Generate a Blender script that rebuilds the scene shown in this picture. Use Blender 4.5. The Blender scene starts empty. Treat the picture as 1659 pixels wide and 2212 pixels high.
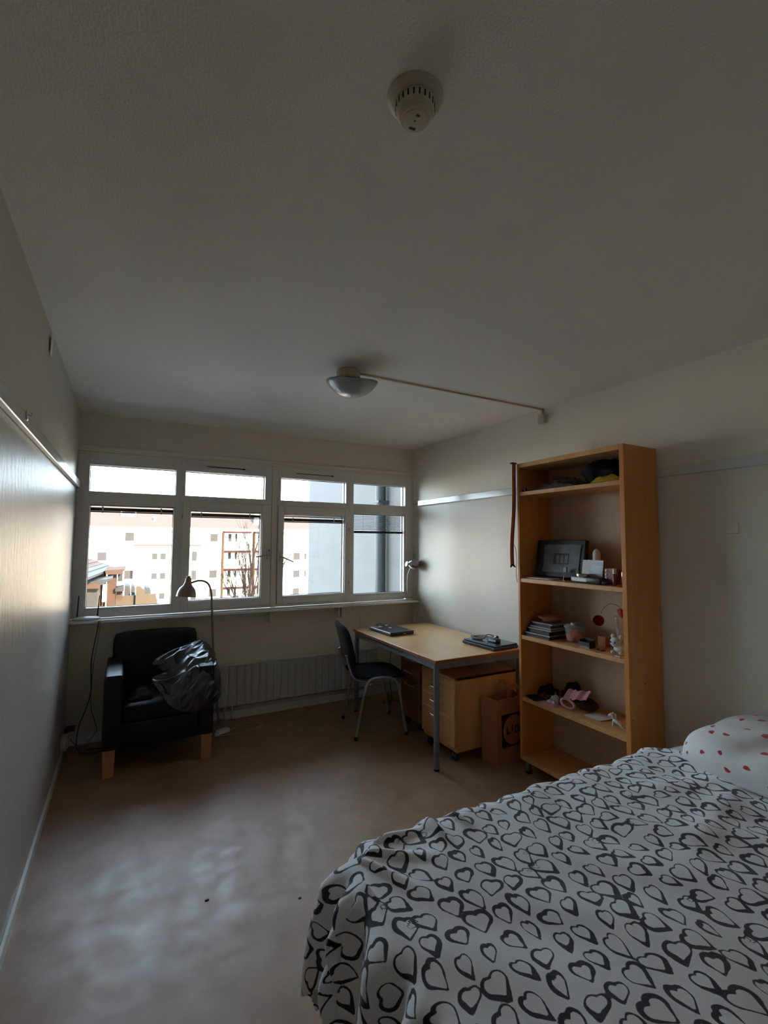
import bpy, bmesh, math, random
import numpy as np
from mathutils import Vector, Matrix, noise

S = bpy.context.scene
COL = S.collection
W, H = 3.015, 2.5                       # room width (x) and height (z); window wall at y = 0, left wall at x = 0
YB = -5.6                               # wall behind the camera

# ------------------------------------------------------------------ camera
yaw, pit, rol = math.radians(28.5814), math.radians(3.7032), math.radians(0.3300)
fw = Vector((math.sin(yaw) * math.cos(pit), math.cos(yaw) * math.cos(pit), math.sin(pit)))
rt = Vector((math.cos(yaw), -math.sin(yaw), 0))
up = rt.cross(fw)
r2 = math.cos(rol) * rt + math.sin(rol) * up
u2 = -math.sin(rol) * rt + math.cos(rol) * up
cd = bpy.data.cameras.new('camera')
cam = bpy.data.objects.new('camera', cd)
COL.objects.link(cam)
m = Matrix((r2, u2, -fw)).transposed().to_4x4()
m.translation = (0.3472, -4.2440, 1.5079)
cam.matrix_world = m
cd.sensor_fit = 'HORIZONTAL'
cd.sensor_width = 36
cd.lens = 1017.55 * 36 / 1659
cd.clip_start = 0.02
cd.clip_end = 400
S.camera = cam

# ------------------------------------------------------------------ world, sun, exposure
wd = bpy.data.worlds.new('sky')
S.world = wd
wd.use_nodes = True
wn = wd.node_tree
wn.nodes.clear()
wo = wn.nodes.new('ShaderNodeOutputWorld')
bg = wn.nodes.new('ShaderNodeBackground')
tc = wn.nodes.new('ShaderNodeTexCoord')
sx = wn.nodes.new('ShaderNodeSeparateXYZ')
rp = wn.nodes.new('ShaderNodeValToRGB')
rp.color_ramp.elements[0].position = 0.0
rp.color_ramp.elements[0].color = (0.82, 0.93, 1.0, 1)
rp.color_ramp.elements[1].position = 0.9
rp.color_ramp.elements[1].color = (0.50, 0.68, 1.0, 1)
wn.links.new(tc.outputs['Generated'], sx.inputs[0])
wn.links.new(sx.outputs['Z'], rp.inputs[0])
wn.links.new(rp.outputs[0], bg.inputs[0])
wn.links.new(bg.outputs[0], wo.inputs[0])
bg.inputs[1].default_value = 3.0
sl = bpy.data.lights.new('sun', 'SUN')
sl.energy = 9.0
sl.angle = math.radians(0.6)
sl.color = (1.0, 0.70, 0.45)
sun = bpy.data.objects.new('sun', sl)
COL.objects.link(sun)
sun.rotation_euler = Vector((0.45, -1.0, 0.62)).to_track_quat('Z', 'Y').to_euler()
S.view_settings.view_transform = 'Standard'
S.view_settings.look = 'None'
S.view_settings.exposure = 2.22
S.view_settings.gamma = 1.0
S.view_settings.use_curve_mapping = False
S.cycles.max_bounces = 14
S.cycles.diffuse_bounces = 10
S.cycles.glossy_bounces = 5
S.cycles.transparent_max_bounces = 16
S.cycles.transmission_bounces = 8
S.cycles.caustics_reflective = False
S.cycles.caustics_refractive = False
S.cycles.use_denoising = True
S.cycles.sample_clamp_indirect = 6
S.cycles.use_adaptive_sampling = True
S.cycles.adaptive_threshold = 0.015


# ------------------------------------------------------------------ materials
def lin(c):
    return tuple(((x / 255) / 12.92 if x / 255 <= .04045 else ((x / 255 + .055) / 1.055) ** 2.4) for x in c)


MATS = {}


def mat(name, col, rough=.5, metal=0., nz=0., nscale=20., stretch=(1, 1, 1), bump=0., bscale=None, bstretch=None,
        spec=.5, col2=None, trans=0., alpha=1., coat=0., sheen=0., detail=4., emit=None):
    """Procedural material: base colour broken by noise, optional bump."""
    mt = bpy.data.materials.new(name)
    mt.use_nodes = True
    nt = mt.node_tree
    b = nt.nodes['Principled BSDF']
    b.inputs['Base Color'].default_value = (*col, 1)
    b.inputs['Roughness'].default_value = rough
    b.inputs['Metallic'].default_value = metal
    b.inputs['Specular IOR Level'].default_value = spec
    b.inputs['Transmission Weight'].default_value = trans
    b.inputs['Alpha'].default_value = alpha
    b.inputs['Coat Weight'].default_value = coat
    b.inputs['Sheen Weight'].default_value = sheen
    if nz or bump:
        t = nt.nodes.new('ShaderNodeTexCoord')
    if nz:
        mp = nt.nodes.new('ShaderNodeMapping')
        mp.inputs['Scale'].default_value = stretch
        n = nt.nodes.new('ShaderNodeTexNoise')
        n.inputs['Scale'].default_value = nscale
        n.inputs['Detail'].default_value = detail
        n.inputs['Roughness'].default_value = .6
        r = nt.nodes.new('ShaderNodeValToRGB')
        c2 = col2 or tuple(max(0, c * (1 - nz)) for c in col)
        r.color_ramp.elements[0].position = .3
        r.color_ramp.elements[1].position = .7
        r.color_ramp.elements[0].color = (*c2, 1)
        r.color_ramp.elements[1].color = (*col, 1)
        nt.links.new(t.outputs['Object'], mp.inputs[0])
        nt.links.new(mp.outputs[0], n.inputs['Vector'])
        nt.links.new(n.outputs['Fac'], r.inputs[0])
        nt.links.new(r.outputs[0], b.inputs['Base Color'])
    if bump:
        mp2 = nt.nodes.new('ShaderNodeMapping')
        mp2.inputs['Scale'].default_value = bstretch or stretch
        n2 = nt.nodes.new('ShaderNodeTexNoise')
        n2.inputs['Scale'].default_value = bscale or nscale
        n2.inputs['Detail'].default_value = 4
        bp = nt.nodes.new('ShaderNodeBump')
        bp.inputs['Strength'].default_value = bump
        bp.inputs['Distance'].default_value = .01
        nt.links.new(t.outputs['Object'], mp2.inputs[0])
        nt.links.new(mp2.outputs[0], n2.inputs['Vector'])
        nt.links.new(n2.outputs['Fac'], bp.inputs['Height'])
        nt.links.new(bp.outputs[0], b.inputs['Normal'])
    MATS[name] = mt
    return mt


M = {}
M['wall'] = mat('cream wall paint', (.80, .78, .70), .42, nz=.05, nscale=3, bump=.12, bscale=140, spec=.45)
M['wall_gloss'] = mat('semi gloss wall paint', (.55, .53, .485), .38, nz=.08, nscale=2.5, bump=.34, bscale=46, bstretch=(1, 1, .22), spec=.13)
M['wall_low'] = mat('cream paint under window', (.72, .67, .58), .5, nz=.06, nscale=3, bump=.1, bscale=120)
M['ceil'] = mat('ceiling paint', (.82, .80, .78), .75, nz=.06, nscale=1.3, bump=.25, bscale=160, spec=.25)
M['white'] = mat('white gloss woodwork paint', (.80, .81, .79), .25, nz=.05, nscale=9, bump=.05, bscale=60, spec=.5)
M['frame'] = mat('window frame paint', (.70, .69, .67), .35, nz=.06, nscale=12, bump=.04, bscale=60)
M['trimc'] = mat('cream trim paint', (.72, .69, .60), .45, nz=.08, nscale=12)
M['gasket'] = mat('black rubber gasket', (.02, .02, .03), .6, nz=.2, nscale=30)
M['sky_gloss'] = mat('white rail paint', (.66, .68, .68), .16, nz=.05, nscale=6, bump=.04, bscale=30, spec=.7)
M['birch'] = mat('birch veneer', lin((214, 164, 106)), .42, nz=1, col2=lin((196, 144, 88)), nscale=6, stretch=(3, 3, .35), bump=.04, bscale=30)
M['birch_shaded'] = mat('birch veneer shade tone', lin((212, 144, 78)), .4, nz=1, col2=lin((198, 128, 62)), nscale=7, stretch=(2.5, 2.5, .3), bump=.04, bscale=30)  # same birch, the orange look it has in shade put into the colour
M['shaded_wood'] = mat('brown veneer darkened for shade', lin((150, 104, 72)), .5, nz=1, col2=lin((132, 90, 60)), nscale=6, stretch=(3, 3, .35))  # second drawer unit: dimness under the desk darkened into the wood colour
M['birch_back'] = mat('pale birch back panel', lin((205, 178, 150)), .5, nz=1, col2=lin((192, 162, 130)), nscale=5, stretch=(2, 2, .4))
M['desk_top'] = mat('beech laminate', lin((214, 172, 118)), .32, nz=1, col2=lin((202, 158, 104)), nscale=8, stretch=(3, .4, 3), spec=.5)
M['desk_edge'] = mat('beech edge strip', lin((150, 92, 55)), .5, nz=.2, nscale=20)
M['steel_grey'] = mat('grey painted steel', lin((118, 126, 130)), .4, nz=.08, nscale=25, spec=.4)
M['chrome'] = mat('brushed chrome', (.62, .62, .62), .28, 1., nz=.1, nscale=40)
M['chrome_dim'] = mat('worn grey tube', (.42, .42, .42), .35, .8, nz=.1, nscale=40)
M['black_plastic'] = mat('black plastic', (.012, .012, .014), .32, nz=.3, nscale=30, bump=.03, bscale=200)
M['black_fabric'] = mat('black wool upholstery', (.008, .008, .009), .95, nz=.4, nscale=120, bump=.2, bscale=300, spec=.15)
M['leather'] = mat('black leather', (.009, .009, .009), .44, nz=.4, nscale=14, bump=.18, bscale=70, spec=.3)
M['leg_wood'] = mat('birch leg', lin((196, 140, 96)), .45, nz=.15, nscale=18, stretch=(3, 3, .4))
M['jacket'] = mat('shiny black plastic sheet', (.012, .011, .010), .25, nz=.3, nscale=9, bump=.12, bscale=16, spec=.9)
M['radiator'] = mat('radiator enamel', (.52, .54, .52), .4, nz=.06, nscale=6)
M['plastic_white'] = mat('white plastic', (.72, .72, .70), .35, nz=.05, nscale=14)
M['plastic_cream'] = mat('aged cream plastic', lin((196, 188, 168)), .4, nz=.1, nscale=14)
M['slot'] = mat('dark slot', (.012, .012, .012), .8, nz=.2, nscale=40)
M['glass_shade'] = mat('frosted glass shade', (.34, .40, .38), .3, nz=.08, nscale=6, spec=.6, coat=.3)
M['peach'] = mat('peach plastic mount', lin((216, 192, 172)), .5, nz=.1, nscale=12)
M['blind_slat'] = mat('dark bronze slat', (.03, .024, .022), .45, nz=.1, nscale=20)
M['lamp_metal'] = mat('taupe lamp enamel', lin((150, 130, 116)), .3, .3, nz=.1, nscale=20, spec=.6)
M['pole'] = mat('satin grey pole', lin((150, 146, 140)), .35, .7, nz=.1, nscale=40)
M['cord'] = mat('black cord', (.01, .01, .01), .5, nz=.2, nscale=50)
M['cord_white'] = mat('white cord', (.55, .54, .5), .5, nz=.1, nscale=50)
M['kraft'] = mat('kraft paper', lin((178, 120, 82)), .75, nz=.12, nscale=10, bump=.2, bscale=14)
M['kraft_in'] = mat('printed kraft square', lin((62, 34, 26)), .75, nz=.2, nscale=18)
M['kraft_print'] = mat('dark letter print', lin((48, 26, 22)), .7, nz=.2, nscale=18)
M['laptop'] = mat('dark laptop lid', lin((52, 60, 68)), .22, nz=.2, nscale=8, spec=.6)
M['laptop_edge'] = mat('black laptop edge', lin((34, 38, 44)), .35, nz=.2, nscale=30)
M['sticker_pink'] = mat('pink sticker print', lin((150, 96, 112)), .4, nz=.5, nscale=60)
M['sticker_white'] = mat('white sticker', (.6, .62, .64), .4, nz=.1, nscale=60)
M['pink'] = mat('pink satin', lin((206, 132, 140)), .4, nz=.25, nscale=20, sheen=.4)
M['maroon'] = mat('maroon cloth', lin((58, 20, 24)), .8, nz=.3, nscale=30)
M['black_soft'] = mat('black soft cloth', (.007, .007, .008), .85, nz=.3, nscale=40, bump=.3, bscale=40, spec=.2)
M['tissue'] = mat('clear film packet', (.5, .5, .52), .25, nz=.2, nscale=30, spec=.7)
M['card'] = mat('white card', (.62, .64, .68), .5, nz=.15, nscale=50)
M['orange'] = mat('orange plastic', lin((232, 100, 40)), .35, nz=.2, nscale=25)
M['tub'] = mat('clear tub plastic', (.62, .68, .68), .2, nz=.05, nscale=10, alpha=.16, spec=.6)
M['tub_lid'] = mat('grey tub lid', lin((140, 146, 142)), .4, nz=.1, nscale=20)
M['yellow'] = mat('yellow plastic bag', lin((196, 170, 40)), .25, nz=.3, nscale=14, bump=.2, bscale=25)
M['red'] = mat('red petals', lin((176, 22, 30)), .5, nz=.4, nscale=30)
M['red_foil'] = mat('red heart foil', lin((186, 60, 54)), .25, nz=.3, nscale=14)
M['wrap'] = mat('clear cellophane wrap', (.7, .66, .6), .2, nz=.2, nscale=10, alpha=.5, bump=.4, bscale=30)
M['plush'] = mat('white plush', (.62, .62, .64), .9, nz=.1, nscale=60, bump=.4, bscale=120)
M['figurine'] = mat('pale green figurine plastic', (.62, .68, .66), .35, nz=.15, nscale=40)
M['tan_pouch'] = mat('tan leather pouch', lin((166, 92, 50)), .55, nz=.3, nscale=20, bump=.2, bscale=40)
M['paper'] = mat('page block', (.6, .58, .54), .7, nz=.25, nscale=60, stretch=(1, 1, 30))
M['book_black'] = mat('black notebook cover', (.018, .018, .022), .45, nz=.2, nscale=30)
M['book_plum'] = mat('dark plum notebook cover', lin((70, 56, 66)), .5, nz=.3, nscale=26)
M['book_silver'] = mat('pale blue notebook cover', lin((140, 150, 162)), .35, nz=.1, nscale=26)
M['blue_card'] = mat('blue printed card', lin((96, 150, 178)), .35, nz=1, col2=lin((170, 190, 200)), nscale=28)
M['silver'] = mat('silver metal', (.7, .68, .64), .2, 1., nz=.1, nscale=40)
M['tablet_grey'] = mat('scuffed grey shell', lin((122, 132, 140)), .45, nz=1, col2=lin((84, 92, 100)), nscale=16)
M['tablet_dark'] = mat('dark grey recess', lin((46, 44, 44)), .5, nz=.3, nscale=30)
M['lip_red'] = mat('dark red lacquer', lin((110, 30, 34)), .2, nz=.2, nscale=30)
M['ribbon_orange'] = mat('orange ribbon', lin((206, 112, 50)), .7, nz=.1, nscale=40)
M['ribbon_blue'] = mat('blue ribbon', lin((40, 62, 132)), .7, nz=.1, nscale=40)
M['crystal'] = mat('dark bead glass', lin((90, 84, 84)), .15, nz=.5, nscale=60)
M['bag_grey'] = mat('translucent grey bag', lin((90, 86, 86)), .22, nz=.3, nscale=12, bump=.3, bscale=24, spec=.7)
M['sheet'] = mat('white bed sheet', (.60, .58, .56), .85, nz=.06, nscale=6, bump=.3, bscale=12)
M['mattress'] = mat('mattress ticking', (.6, .58, .54), .9, nz=.06, nscale=12)
# outside
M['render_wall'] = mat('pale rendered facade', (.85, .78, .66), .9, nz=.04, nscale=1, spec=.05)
M['roof_tile'] = mat('brown roof tiles', (.066, .053, .045), .8, nz=.12, nscale=3, stretch=(1, 1, 6), spec=.05)
M['far_glass'] = mat('far window glass', (.036, .036, .037), .6, spec=.1, nz=.15, nscale=2)
M['balcony_red'] = mat('red brown balcony front', (.034, .013, .009), .7, nz=.15, nscale=3, spec=.05)
M['ochre'] = mat('ochre balcony side wall', (.066, .039, .018), .8, nz=.1, nscale=3, spec=.05)
M['white_trim'] = mat('white eaves board', (.9, .88, .8), .7, nz=.04, nscale=3, spec=.05)
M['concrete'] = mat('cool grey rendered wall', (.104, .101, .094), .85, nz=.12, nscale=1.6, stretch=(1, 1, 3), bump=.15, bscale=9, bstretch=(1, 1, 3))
M['pipe'] = mat('weathered grey downpipe', (.026, .033, .034), .5, nz=.5, nscale=9, stretch=(1, 1, .4), bump=.15, bscale=30)
M['bark'] = mat('grey brown bark', (.022, .016, .014), .9, nz=.2, nscale=6, spec=.05)
M['tile_orange'] = mat('weathered terracotta roof sheet', (.047, .032, .024), .7, nz=.25, nscale=2, stretch=(1, 1, 1), spec=.05)
M['tile_grey'] = mat('grey roof sheet', (.036, .037, .038), .6, nz=.2, nscale=3, spec=.05)
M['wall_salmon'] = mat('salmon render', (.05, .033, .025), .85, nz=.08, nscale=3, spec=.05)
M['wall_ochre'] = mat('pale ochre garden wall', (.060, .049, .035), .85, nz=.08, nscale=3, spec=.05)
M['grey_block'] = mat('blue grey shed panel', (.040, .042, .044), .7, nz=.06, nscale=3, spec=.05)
M['ground'] = mat('courtyard ground', (.40, .37, .31), .9, nz=.3, nscale=.6, spec=.05)
M['ext'] = mat('outer facade render', (.45, .43, .38), .9, nz=.1, nscale=2, spec=.05)


def glass_mat():
    mt = bpy.data.materials.new('clear window glass')
    mt.use_nodes = True
    nt = mt.node_tree
    nt.nodes.clear()
    o = nt.nodes.new('ShaderNodeOutputMaterial')
    mx = nt.nodes.new('ShaderNodeMixShader')
    fr = nt.nodes.new('ShaderNodeFresnel')
    fr.inputs[0].default_value = 1.35
    tr = nt.nodes.new('ShaderNodeBsdfTransparent')
    tr.inputs[0].default_value = (.94, .97, .97, 1)
    gl = nt.nodes.new('ShaderNodeBsdfGlossy')
    gl.inputs['Roughness'].default_value = .02
    nt.links.new(fr.outputs[0], mx.inputs[0])
    nt.links.new(tr.outputs[0], mx.inputs[1])
    nt.links.new(gl.outputs[0], mx.inputs[2])
    nt.links.new(mx.outputs[0], o.inputs[0])
    return mt


M['glass'] = glass_mat()


def floor_mat():
    mt = bpy.data.materials.new('worn brown linoleum')
    mt.use_nodes = True
    nt = mt.node_tree
    b = nt.nodes['Principled BSDF']
    t = nt.nodes.new('ShaderNodeTexCoord')
    n1 = nt.nodes.new('ShaderNodeTexNoise')
    n1.inputs['Scale'].default_value = 5
    n1.inputs['Detail'].default_value = 8
    n1.inputs['Roughness'].default_value = .7
    r = nt.nodes.new('ShaderNodeValToRGB')
    r.color_ramp.elements[0].position = .32
    r.color_ramp.elements[0].color = (.27, .158, .088, 1)
    r.color_ramp.elements[1].position = .7
    r.color_ramp.elements[1].color = (.38, .238, .142, 1)
    n2 = nt.nodes.new('ShaderNodeTexNoise')
    n2.inputs['Scale'].default_value = 9
    n2.inputs['Detail'].default_value = 6
    mr = nt.nodes.new('ShaderNodeMapRange')
    mr.inputs['From Min'].default_value = .3
    mr.inputs['From Max'].default_value = .7
    mr.inputs['To Min'].default_value = .34
    mr.inputs['To Max'].default_value = .50
    n3 = nt.nodes.new('ShaderNodeTexNoise')
    n3.inputs['Scale'].default_value = 14
    bp = nt.nodes.new('ShaderNodeBump')
    bp.inputs['Strength'].default_value = .06
    bp.inputs['Distance'].default_value = .02
    for n in (n1, n2, n3):
        nt.links.new(t.outputs['Object'], n.inputs['Vector'])
    nt.links.new(n1.outputs['Fac'], r.inputs[0])
    nt.links.new(r.outputs[0], b.inputs['Base Color'])
    nt.links.new(n2.outputs['Fac'], mr.inputs[0])
    nt.links.new(mr.outputs[0], b.inputs['Roughness'])
    nt.links.new(n3.outputs['Fac'], bp.inputs['Height'])
    nt.links.new(bp.outputs[0], b.inputs['Normal'])
    b.inputs['Specular IOR Level'].default_value = .42
    return mt


M['floor'] = floor_mat()


def print_mat(name, base, ink, rough, edge_noise=.004, soft=.0008, bump=.3, stroke=True):
    """Cloth whose printed motif comes from a mesh attribute holding the distance to the motif."""
    mt = bpy.data.materials.new(name)
    mt.use_nodes = True
    nt = mt.node_tree
    b = nt.nodes['Principled BSDF']
    b.inputs['Roughness'].default_value = rough
    b.inputs['Sheen Weight'].default_value = .2
    at = nt.nodes.new('ShaderNodeAttribute')
    at.attribute_name = 'motif'
    t = nt.nodes.new('ShaderNodeTexCoord')
    n = nt.nodes.new('ShaderNodeTexNoise')
    n.inputs['Scale'].default_value = 70
    n.inputs['Detail'].default_value = 5
    nt.links.new(t.outputs['Object'], n.inputs['Vector'])
    sg = nt.nodes.new('ShaderNodeMath')
    sg.operation = 'ABSOLUTE' if stroke else 'ADD'
    if not stroke:
        sg.inputs[1].default_value = 0
    nt.links.new(at.outputs['Fac'], sg.inputs[0])
    aw = nt.nodes.new('ShaderNodeAttribute')
    aw.attribute_name = 'stroke'
    sb = nt.nodes.new('ShaderNodeMath')
    sb.operation = 'SUBTRACT'
    nt.links.new(sg.outputs[0], sb.inputs[0])
    nt.links.new(aw.outputs['Fac'], sb.inputs[1])
    ma = nt.nodes.new('ShaderNodeMath')
    ma.operation = 'MULTIPLY_ADD'
    ma.inputs[1].default_value = edge_noise
    nt.links.new(n.outputs['Fac'], ma.inputs[0])
    nt.links.new(sb.outputs[0], ma.inputs[2])
    mr = nt.nodes.new('ShaderNodeMapRange')
    mr.inputs['From Min'].default_value = edge_noise * .5 - soft
    mr.inputs['From Max'].default_value = edge_noise * .5 + soft
    nt.links.new(ma.outputs[0], mr.inputs[0])
    mx = nt.nodes.new('ShaderNodeMix')
    mx.data_type = 'RGBA'
    mx.inputs['A'].default_value = (*ink, 1)
    mx.inputs['B'].default_value = (*base, 1)
    nt.links.new(mr.outputs[0], mx.inputs['Factor'])
    nt.links.new(mx.outputs['Result'], b.inputs['Base Color'])
    n2 = nt.nodes.new('ShaderNodeTexNoise')
    n2.inputs['Scale'].default_value = 240
    nt.links.new(t.outputs['Object'], n2.inputs['Vector'])
    bp = nt.nodes.new('ShaderNodeBump')
    bp.inputs['Strength'].default_value = bump
    bp.inputs['Distance'].default_value = .004
    nt.links.new(n2.outputs['Fac'], bp.inputs['Height'])
    nt.links.new(bp.outputs[0], b.inputs['Normal'])
    return mt


M['blanket'] = print_mat('white fleece with black brushed hearts', (.76, .76, .78), (.006, .006, .010), .85)
M['pillow'] = print_mat('white pillowcase with red hearts', (.70, .69, .69), (.42, .012, .02), .8, edge_noise=.002, bump=.15, stroke=False)


# ------------------------------------------------------------------ mesh helpers
class B:
    """Collects shapes in world coordinates, then links them as one mesh object."""

    def __init__(s):
        s.bm = bmesh.new()

    def _fin(s, vs, mx):
        if mx is not None:
            bmesh.ops.transform(s.bm, matrix=mx, verts=vs)

    def box(s, x0, x1, y0, y1, z0, z1, bev=0., seg=1, mx=None):
        bm2 = bmesh.new()
        bmesh.ops.create_cube(bm2, size=1)
        for v in bm2.verts:
            v.co = Vector(((x0 + x1) / 2 + v.co.x * (x1 - x0), (y0 + y1) / 2 + v.co.y * (y1 - y0), (z0 + z1) / 2 + v.co.z * (z1 - z0)))
        if bev:
            bmesh.ops.bevel(bm2, geom=bm2.edges[:], offset=bev, segments=seg, affect='EDGES', profile=.5)
        s.merge(bm2, mx)
        return s

    def merge(s, bm2, mx=None):
        if mx is not None:
            bmesh.ops.transform(bm2, matrix=mx, verts=bm2.verts[:])
        me = bpy.data.meshes.new('tmp')
        bm2.to_mesh(me)
        bm2.free()
        s.bm.from_mesh(me)
        bpy.data.meshes.remove(me)

    def tube(s, pts, r, seg=10, caps=True, mx=None):
        pts = [Vector(p) for p in pts]
        rr = r if isinstance(r, (list, tuple)) else [r] * len(pts)
        bm2 = bmesh.new()
        rings = []
        nrm = None
        for i, p in enumerate(pts):
            a = pts[max(i - 1, 0)]
            c = pts[min(i + 1, len(pts) - 1)]
            d = (c - a).normalized()
            if nrm is None:
                nrm = d.orthogonal().normalized()
            else:
                nrm = (nrm - d * nrm.dot(d))
                nrm = nrm.normalized() if nrm.length > 1e-6 else d.orthogonal().normalized()
            bi = d.cross(nrm)
            rings.append([bm2.verts.new(p + (nrm * math.cos(t) + bi * math.sin(t)) * rr[i])
                          for t in [k * 2 * math.pi / seg for k in range(seg)]])
        for a, c in zip(rings, rings[1:]):
            for k in range(seg):
                bm2.faces.new((a[k], a[(k + 1) % seg], c[(k + 1) % seg], c[k]))
        if caps:
            bm2.faces.new(rings[0][::-1])
            bm2.faces.new(rings[-1])
        s.merge(bm2, mx)
        return s

    def lathe(s, prof, origin=(0, 0, 0), axis=(0, 0, 1), seg=32, caps=True, mx=None):
        """prof: list of (radius, height along axis)."""
        bm2 = bmesh.new()
        q = Vector((0, 0, 1)).rotation_difference(Vector(axis).normalized())
        rings = []
        for r, h in prof:
            rings.append([bm2.verts.new(q @ Vector((max(r, 1e-5) * math.cos(t), max(r, 1e-5) * math.sin(t), h)) + Vector(origin))
                          for t in [k * 2 * math.pi / seg for k in range(seg)]])
        for a, c in zip(rings, rings[1:]):
            for k in range(seg):
                bm2.faces.new((a[k], a[(k + 1) % seg], c[(k + 1) % seg], c[k]))
        if caps:
            bm2.faces.new(rings[0][::-1])
            bm2.faces.new(rings[-1])
        s.merge(bm2, mx)
        return s

    def prism(s, poly, z0, z1, mx=None, bev=0.):
        """Extrude a 2D polygon (x, y) from z0 to z1."""
        bm2 = bmesh.new()
        a = [bm2.verts.new((x, y, z0)) for x, y in poly]
        c = [bm2.verts.new((x, y, z1)) for x, y in poly]
        n = len(poly)
        bm2.faces.new(a[::-1])
        bm2.faces.new(c)
        for k in range(n):
            bm2.faces.new((a[k], a[(k + 1) % n], c[(k + 1) % n], c[k]))
        bmesh.ops.recalc_face_normals(bm2, faces=bm2.faces[:])
        if bev:
            bmesh.ops.bevel(bm2, geom=[e for e in bm2.edges], offset=bev, segments=2, affect='EDGES')
        s.merge(bm2, mx)
        return s

    def blob(s, c, r, sub=3, amp=0., freq=6., seed=0, mx=None, flat=None):
        """Noisy ellipsoid for soft things; flat = lowest z allowed."""
        bm2 = bmesh.new()
        bmesh.ops.create_icosphere(bm2, subdivisions=sub, radius=1)
        off = Vector((seed * 3.1, seed * 1.7, seed * 2.3))
        for v in bm2.verts:
            n = noise.noise(v.co * freq * .3 + off) * amp + noise.noise(v.co * freq + off) * amp * .5
            p = v.co * (1 + n)
            v.co = Vector((c[0] + p.x * r[0], c[1] + p.y * r[1], c[2] + p.z * r[2]))
            if flat is not None:
                v.co.z = max(v.co.z, flat)
        s.merge(bm2, mx)
        return s

    def grid(s, fn, nu, nv, thick=0.):
        """fn(u, v) -> point; u, v in 0..1; optional thickness along the normal."""
        bm2 = bmesh.new()
        vs = [[bm2.verts.new(fn(i / nu, j / nv)) for j in range(nv + 1)] for i in range(nu + 1)]
        for i in range(nu):
            for j in range(nv):
                bm2.faces.new((vs[i][j], vs[i + 1][j], vs[i + 1][j + 1], vs[i][j + 1]))
        bm2.normal_update()
        if thick:
            back = [[bm2.verts.new(v.co - v.normal * thick) for v in row] for row in vs]
            for i in range(nu):
                for j in range(nv):
                    bm2.faces.new((back[i][j], back[i][j + 1], back[i + 1][j + 1], back[i + 1][j]))
            rim = [(i, 0) for i in range(nu)] + [(nu, j) for j in range(nv)] + [(i, nv) for i in range(nu, 0, -1)] + [(0, j) for j in range(nv, 0, -1)]
            for (i, j), (k, l) in zip(rim, rim[1:] + rim[:1]):
                bm2.faces.new((vs[i][j], back[i][j], back[k][l], vs[k][l]))
        s.merge(bm2)
        return s

    def obj(s, name, material, parent=None, smooth=None, **props):
        bm = s.bm
        bm.normal_update()
        co = [v.co for v in bm.verts]
        lo = Vector([min(c[i] for c in co) for i in range(3)])
        hi = Vector([max(c[i] for c in co) for i in range(3)])
        org = Vector(((lo.x + hi.x) / 2, (lo.y + hi.y) / 2, lo.z))
        for v in bm.verts:
            v.co -= org
        me = bpy.data.meshes.new(name)
        bm.to_mesh(me)
        bm.free()
        me.materials.append(material if not isinstance(material, str) else M[material])
        if smooth is not None:
            me.polygons.foreach_set('use_smooth', [True] * len(me.polygons))
            if smooth < 180:
                me.set_sharp_from_angle(angle=math.radians(smooth))
        o = bpy.data.objects.new(name, me)
        COL.objects.link(o)
        if parent is not None:
            o.parent = parent
            o.location = org - world_loc(parent)
        else:
            o.location = org
        for k, v in props.items():
            o[k] = v
        return o


def world_loc(o):
    p = Vector((0, 0, 0))
    while o is not None:
        p += o.location
        o = o.parent
    return p


def thing(name, loc, label, cat, group=None):
    o = bpy.data.objects.new(name, None)
    COL.objects.link(o)
    o.location = loc
    o.empty_display_size = .05
    o['label'] = label
    o['category'] = cat
    if group:
        o['group'] = group
    return o


def tag(o, label, cat, group=None):
    o['label'] = label
    o['category'] = cat
    if group:
        o['group'] = group
    return o


def struct(name, b, material, **k):
    return b.obj(name, material, kind='structure', **k)


def bez(p0, p1, p2, p3, n=12):
    p0, p1, p2, p3 = map(Vector, (p0, p1, p2, p3))
    return [((1 - t) ** 3) * p0 + 3 * ((1 - t) ** 2) * t * p1 + 3 * (1 - t) * t * t * p2 + t ** 3 * p3 for t in [i / n for i in range(n + 1)]]


def smooth_path(pts, n=8):
    pts = [Vector(p) for p in pts]
    out = []
    for i in range(len(pts) - 1):
        a, b_, c, d = pts[max(i - 1, 0)], pts[i], pts[i + 1], pts[min(i + 2, len(pts) - 1)]
        for k in range(n):
            t = k / n
            out.append(.5 * ((2 * b_) + (c - a) * t + (2 * a - 5 * b_ + 4 * c - d) * t * t + (3 * b_ - a - 3 * c + d) * t ** 3))
    out.append(pts[-1])
    return out


def rotz(cx, cy, deg):
    return Matrix.Translation((cx, cy, 0)) @ Matrix.Rotation(math.radians(deg), 4, 'Z') @ Matrix.Translation((-cx, -cy, 0))


# ------------------------------------------------------------------ room shell
struct('floor', B().box(-.2, W + .2, YB - .2, .2, -.12, 0), 'floor')
struct('ceiling', B().box(-.2, W + .2, YB - .2, .2, H, H + .2), 'ceil')
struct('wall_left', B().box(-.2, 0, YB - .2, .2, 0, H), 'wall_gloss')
struct('wall_right', B().box(W, W + .2, YB - .2, .2, 0, H), 'wall')
struct('wall_back', B().box(0, W, YB - .2, YB, 0, H), 'wall')
struct('wall_window', B().box(0, W, 0, .2, 0, .90), 'wall_low')
struct('wall_above_window', B().box(0, W, 0, .2, 2.2, H), 'trimc')
struct('baseboard_left', B().box(0, .014, YB, -.02, 0, .055, .002), 'white')
struct('baseboard_window', B().box(.014, W, -.014, 0, 0, .07, .002), 'white')
struct('baseboard_right', B().box(W - .014, W, YB, -.014, 0, .055, .002), 'white')
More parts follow.
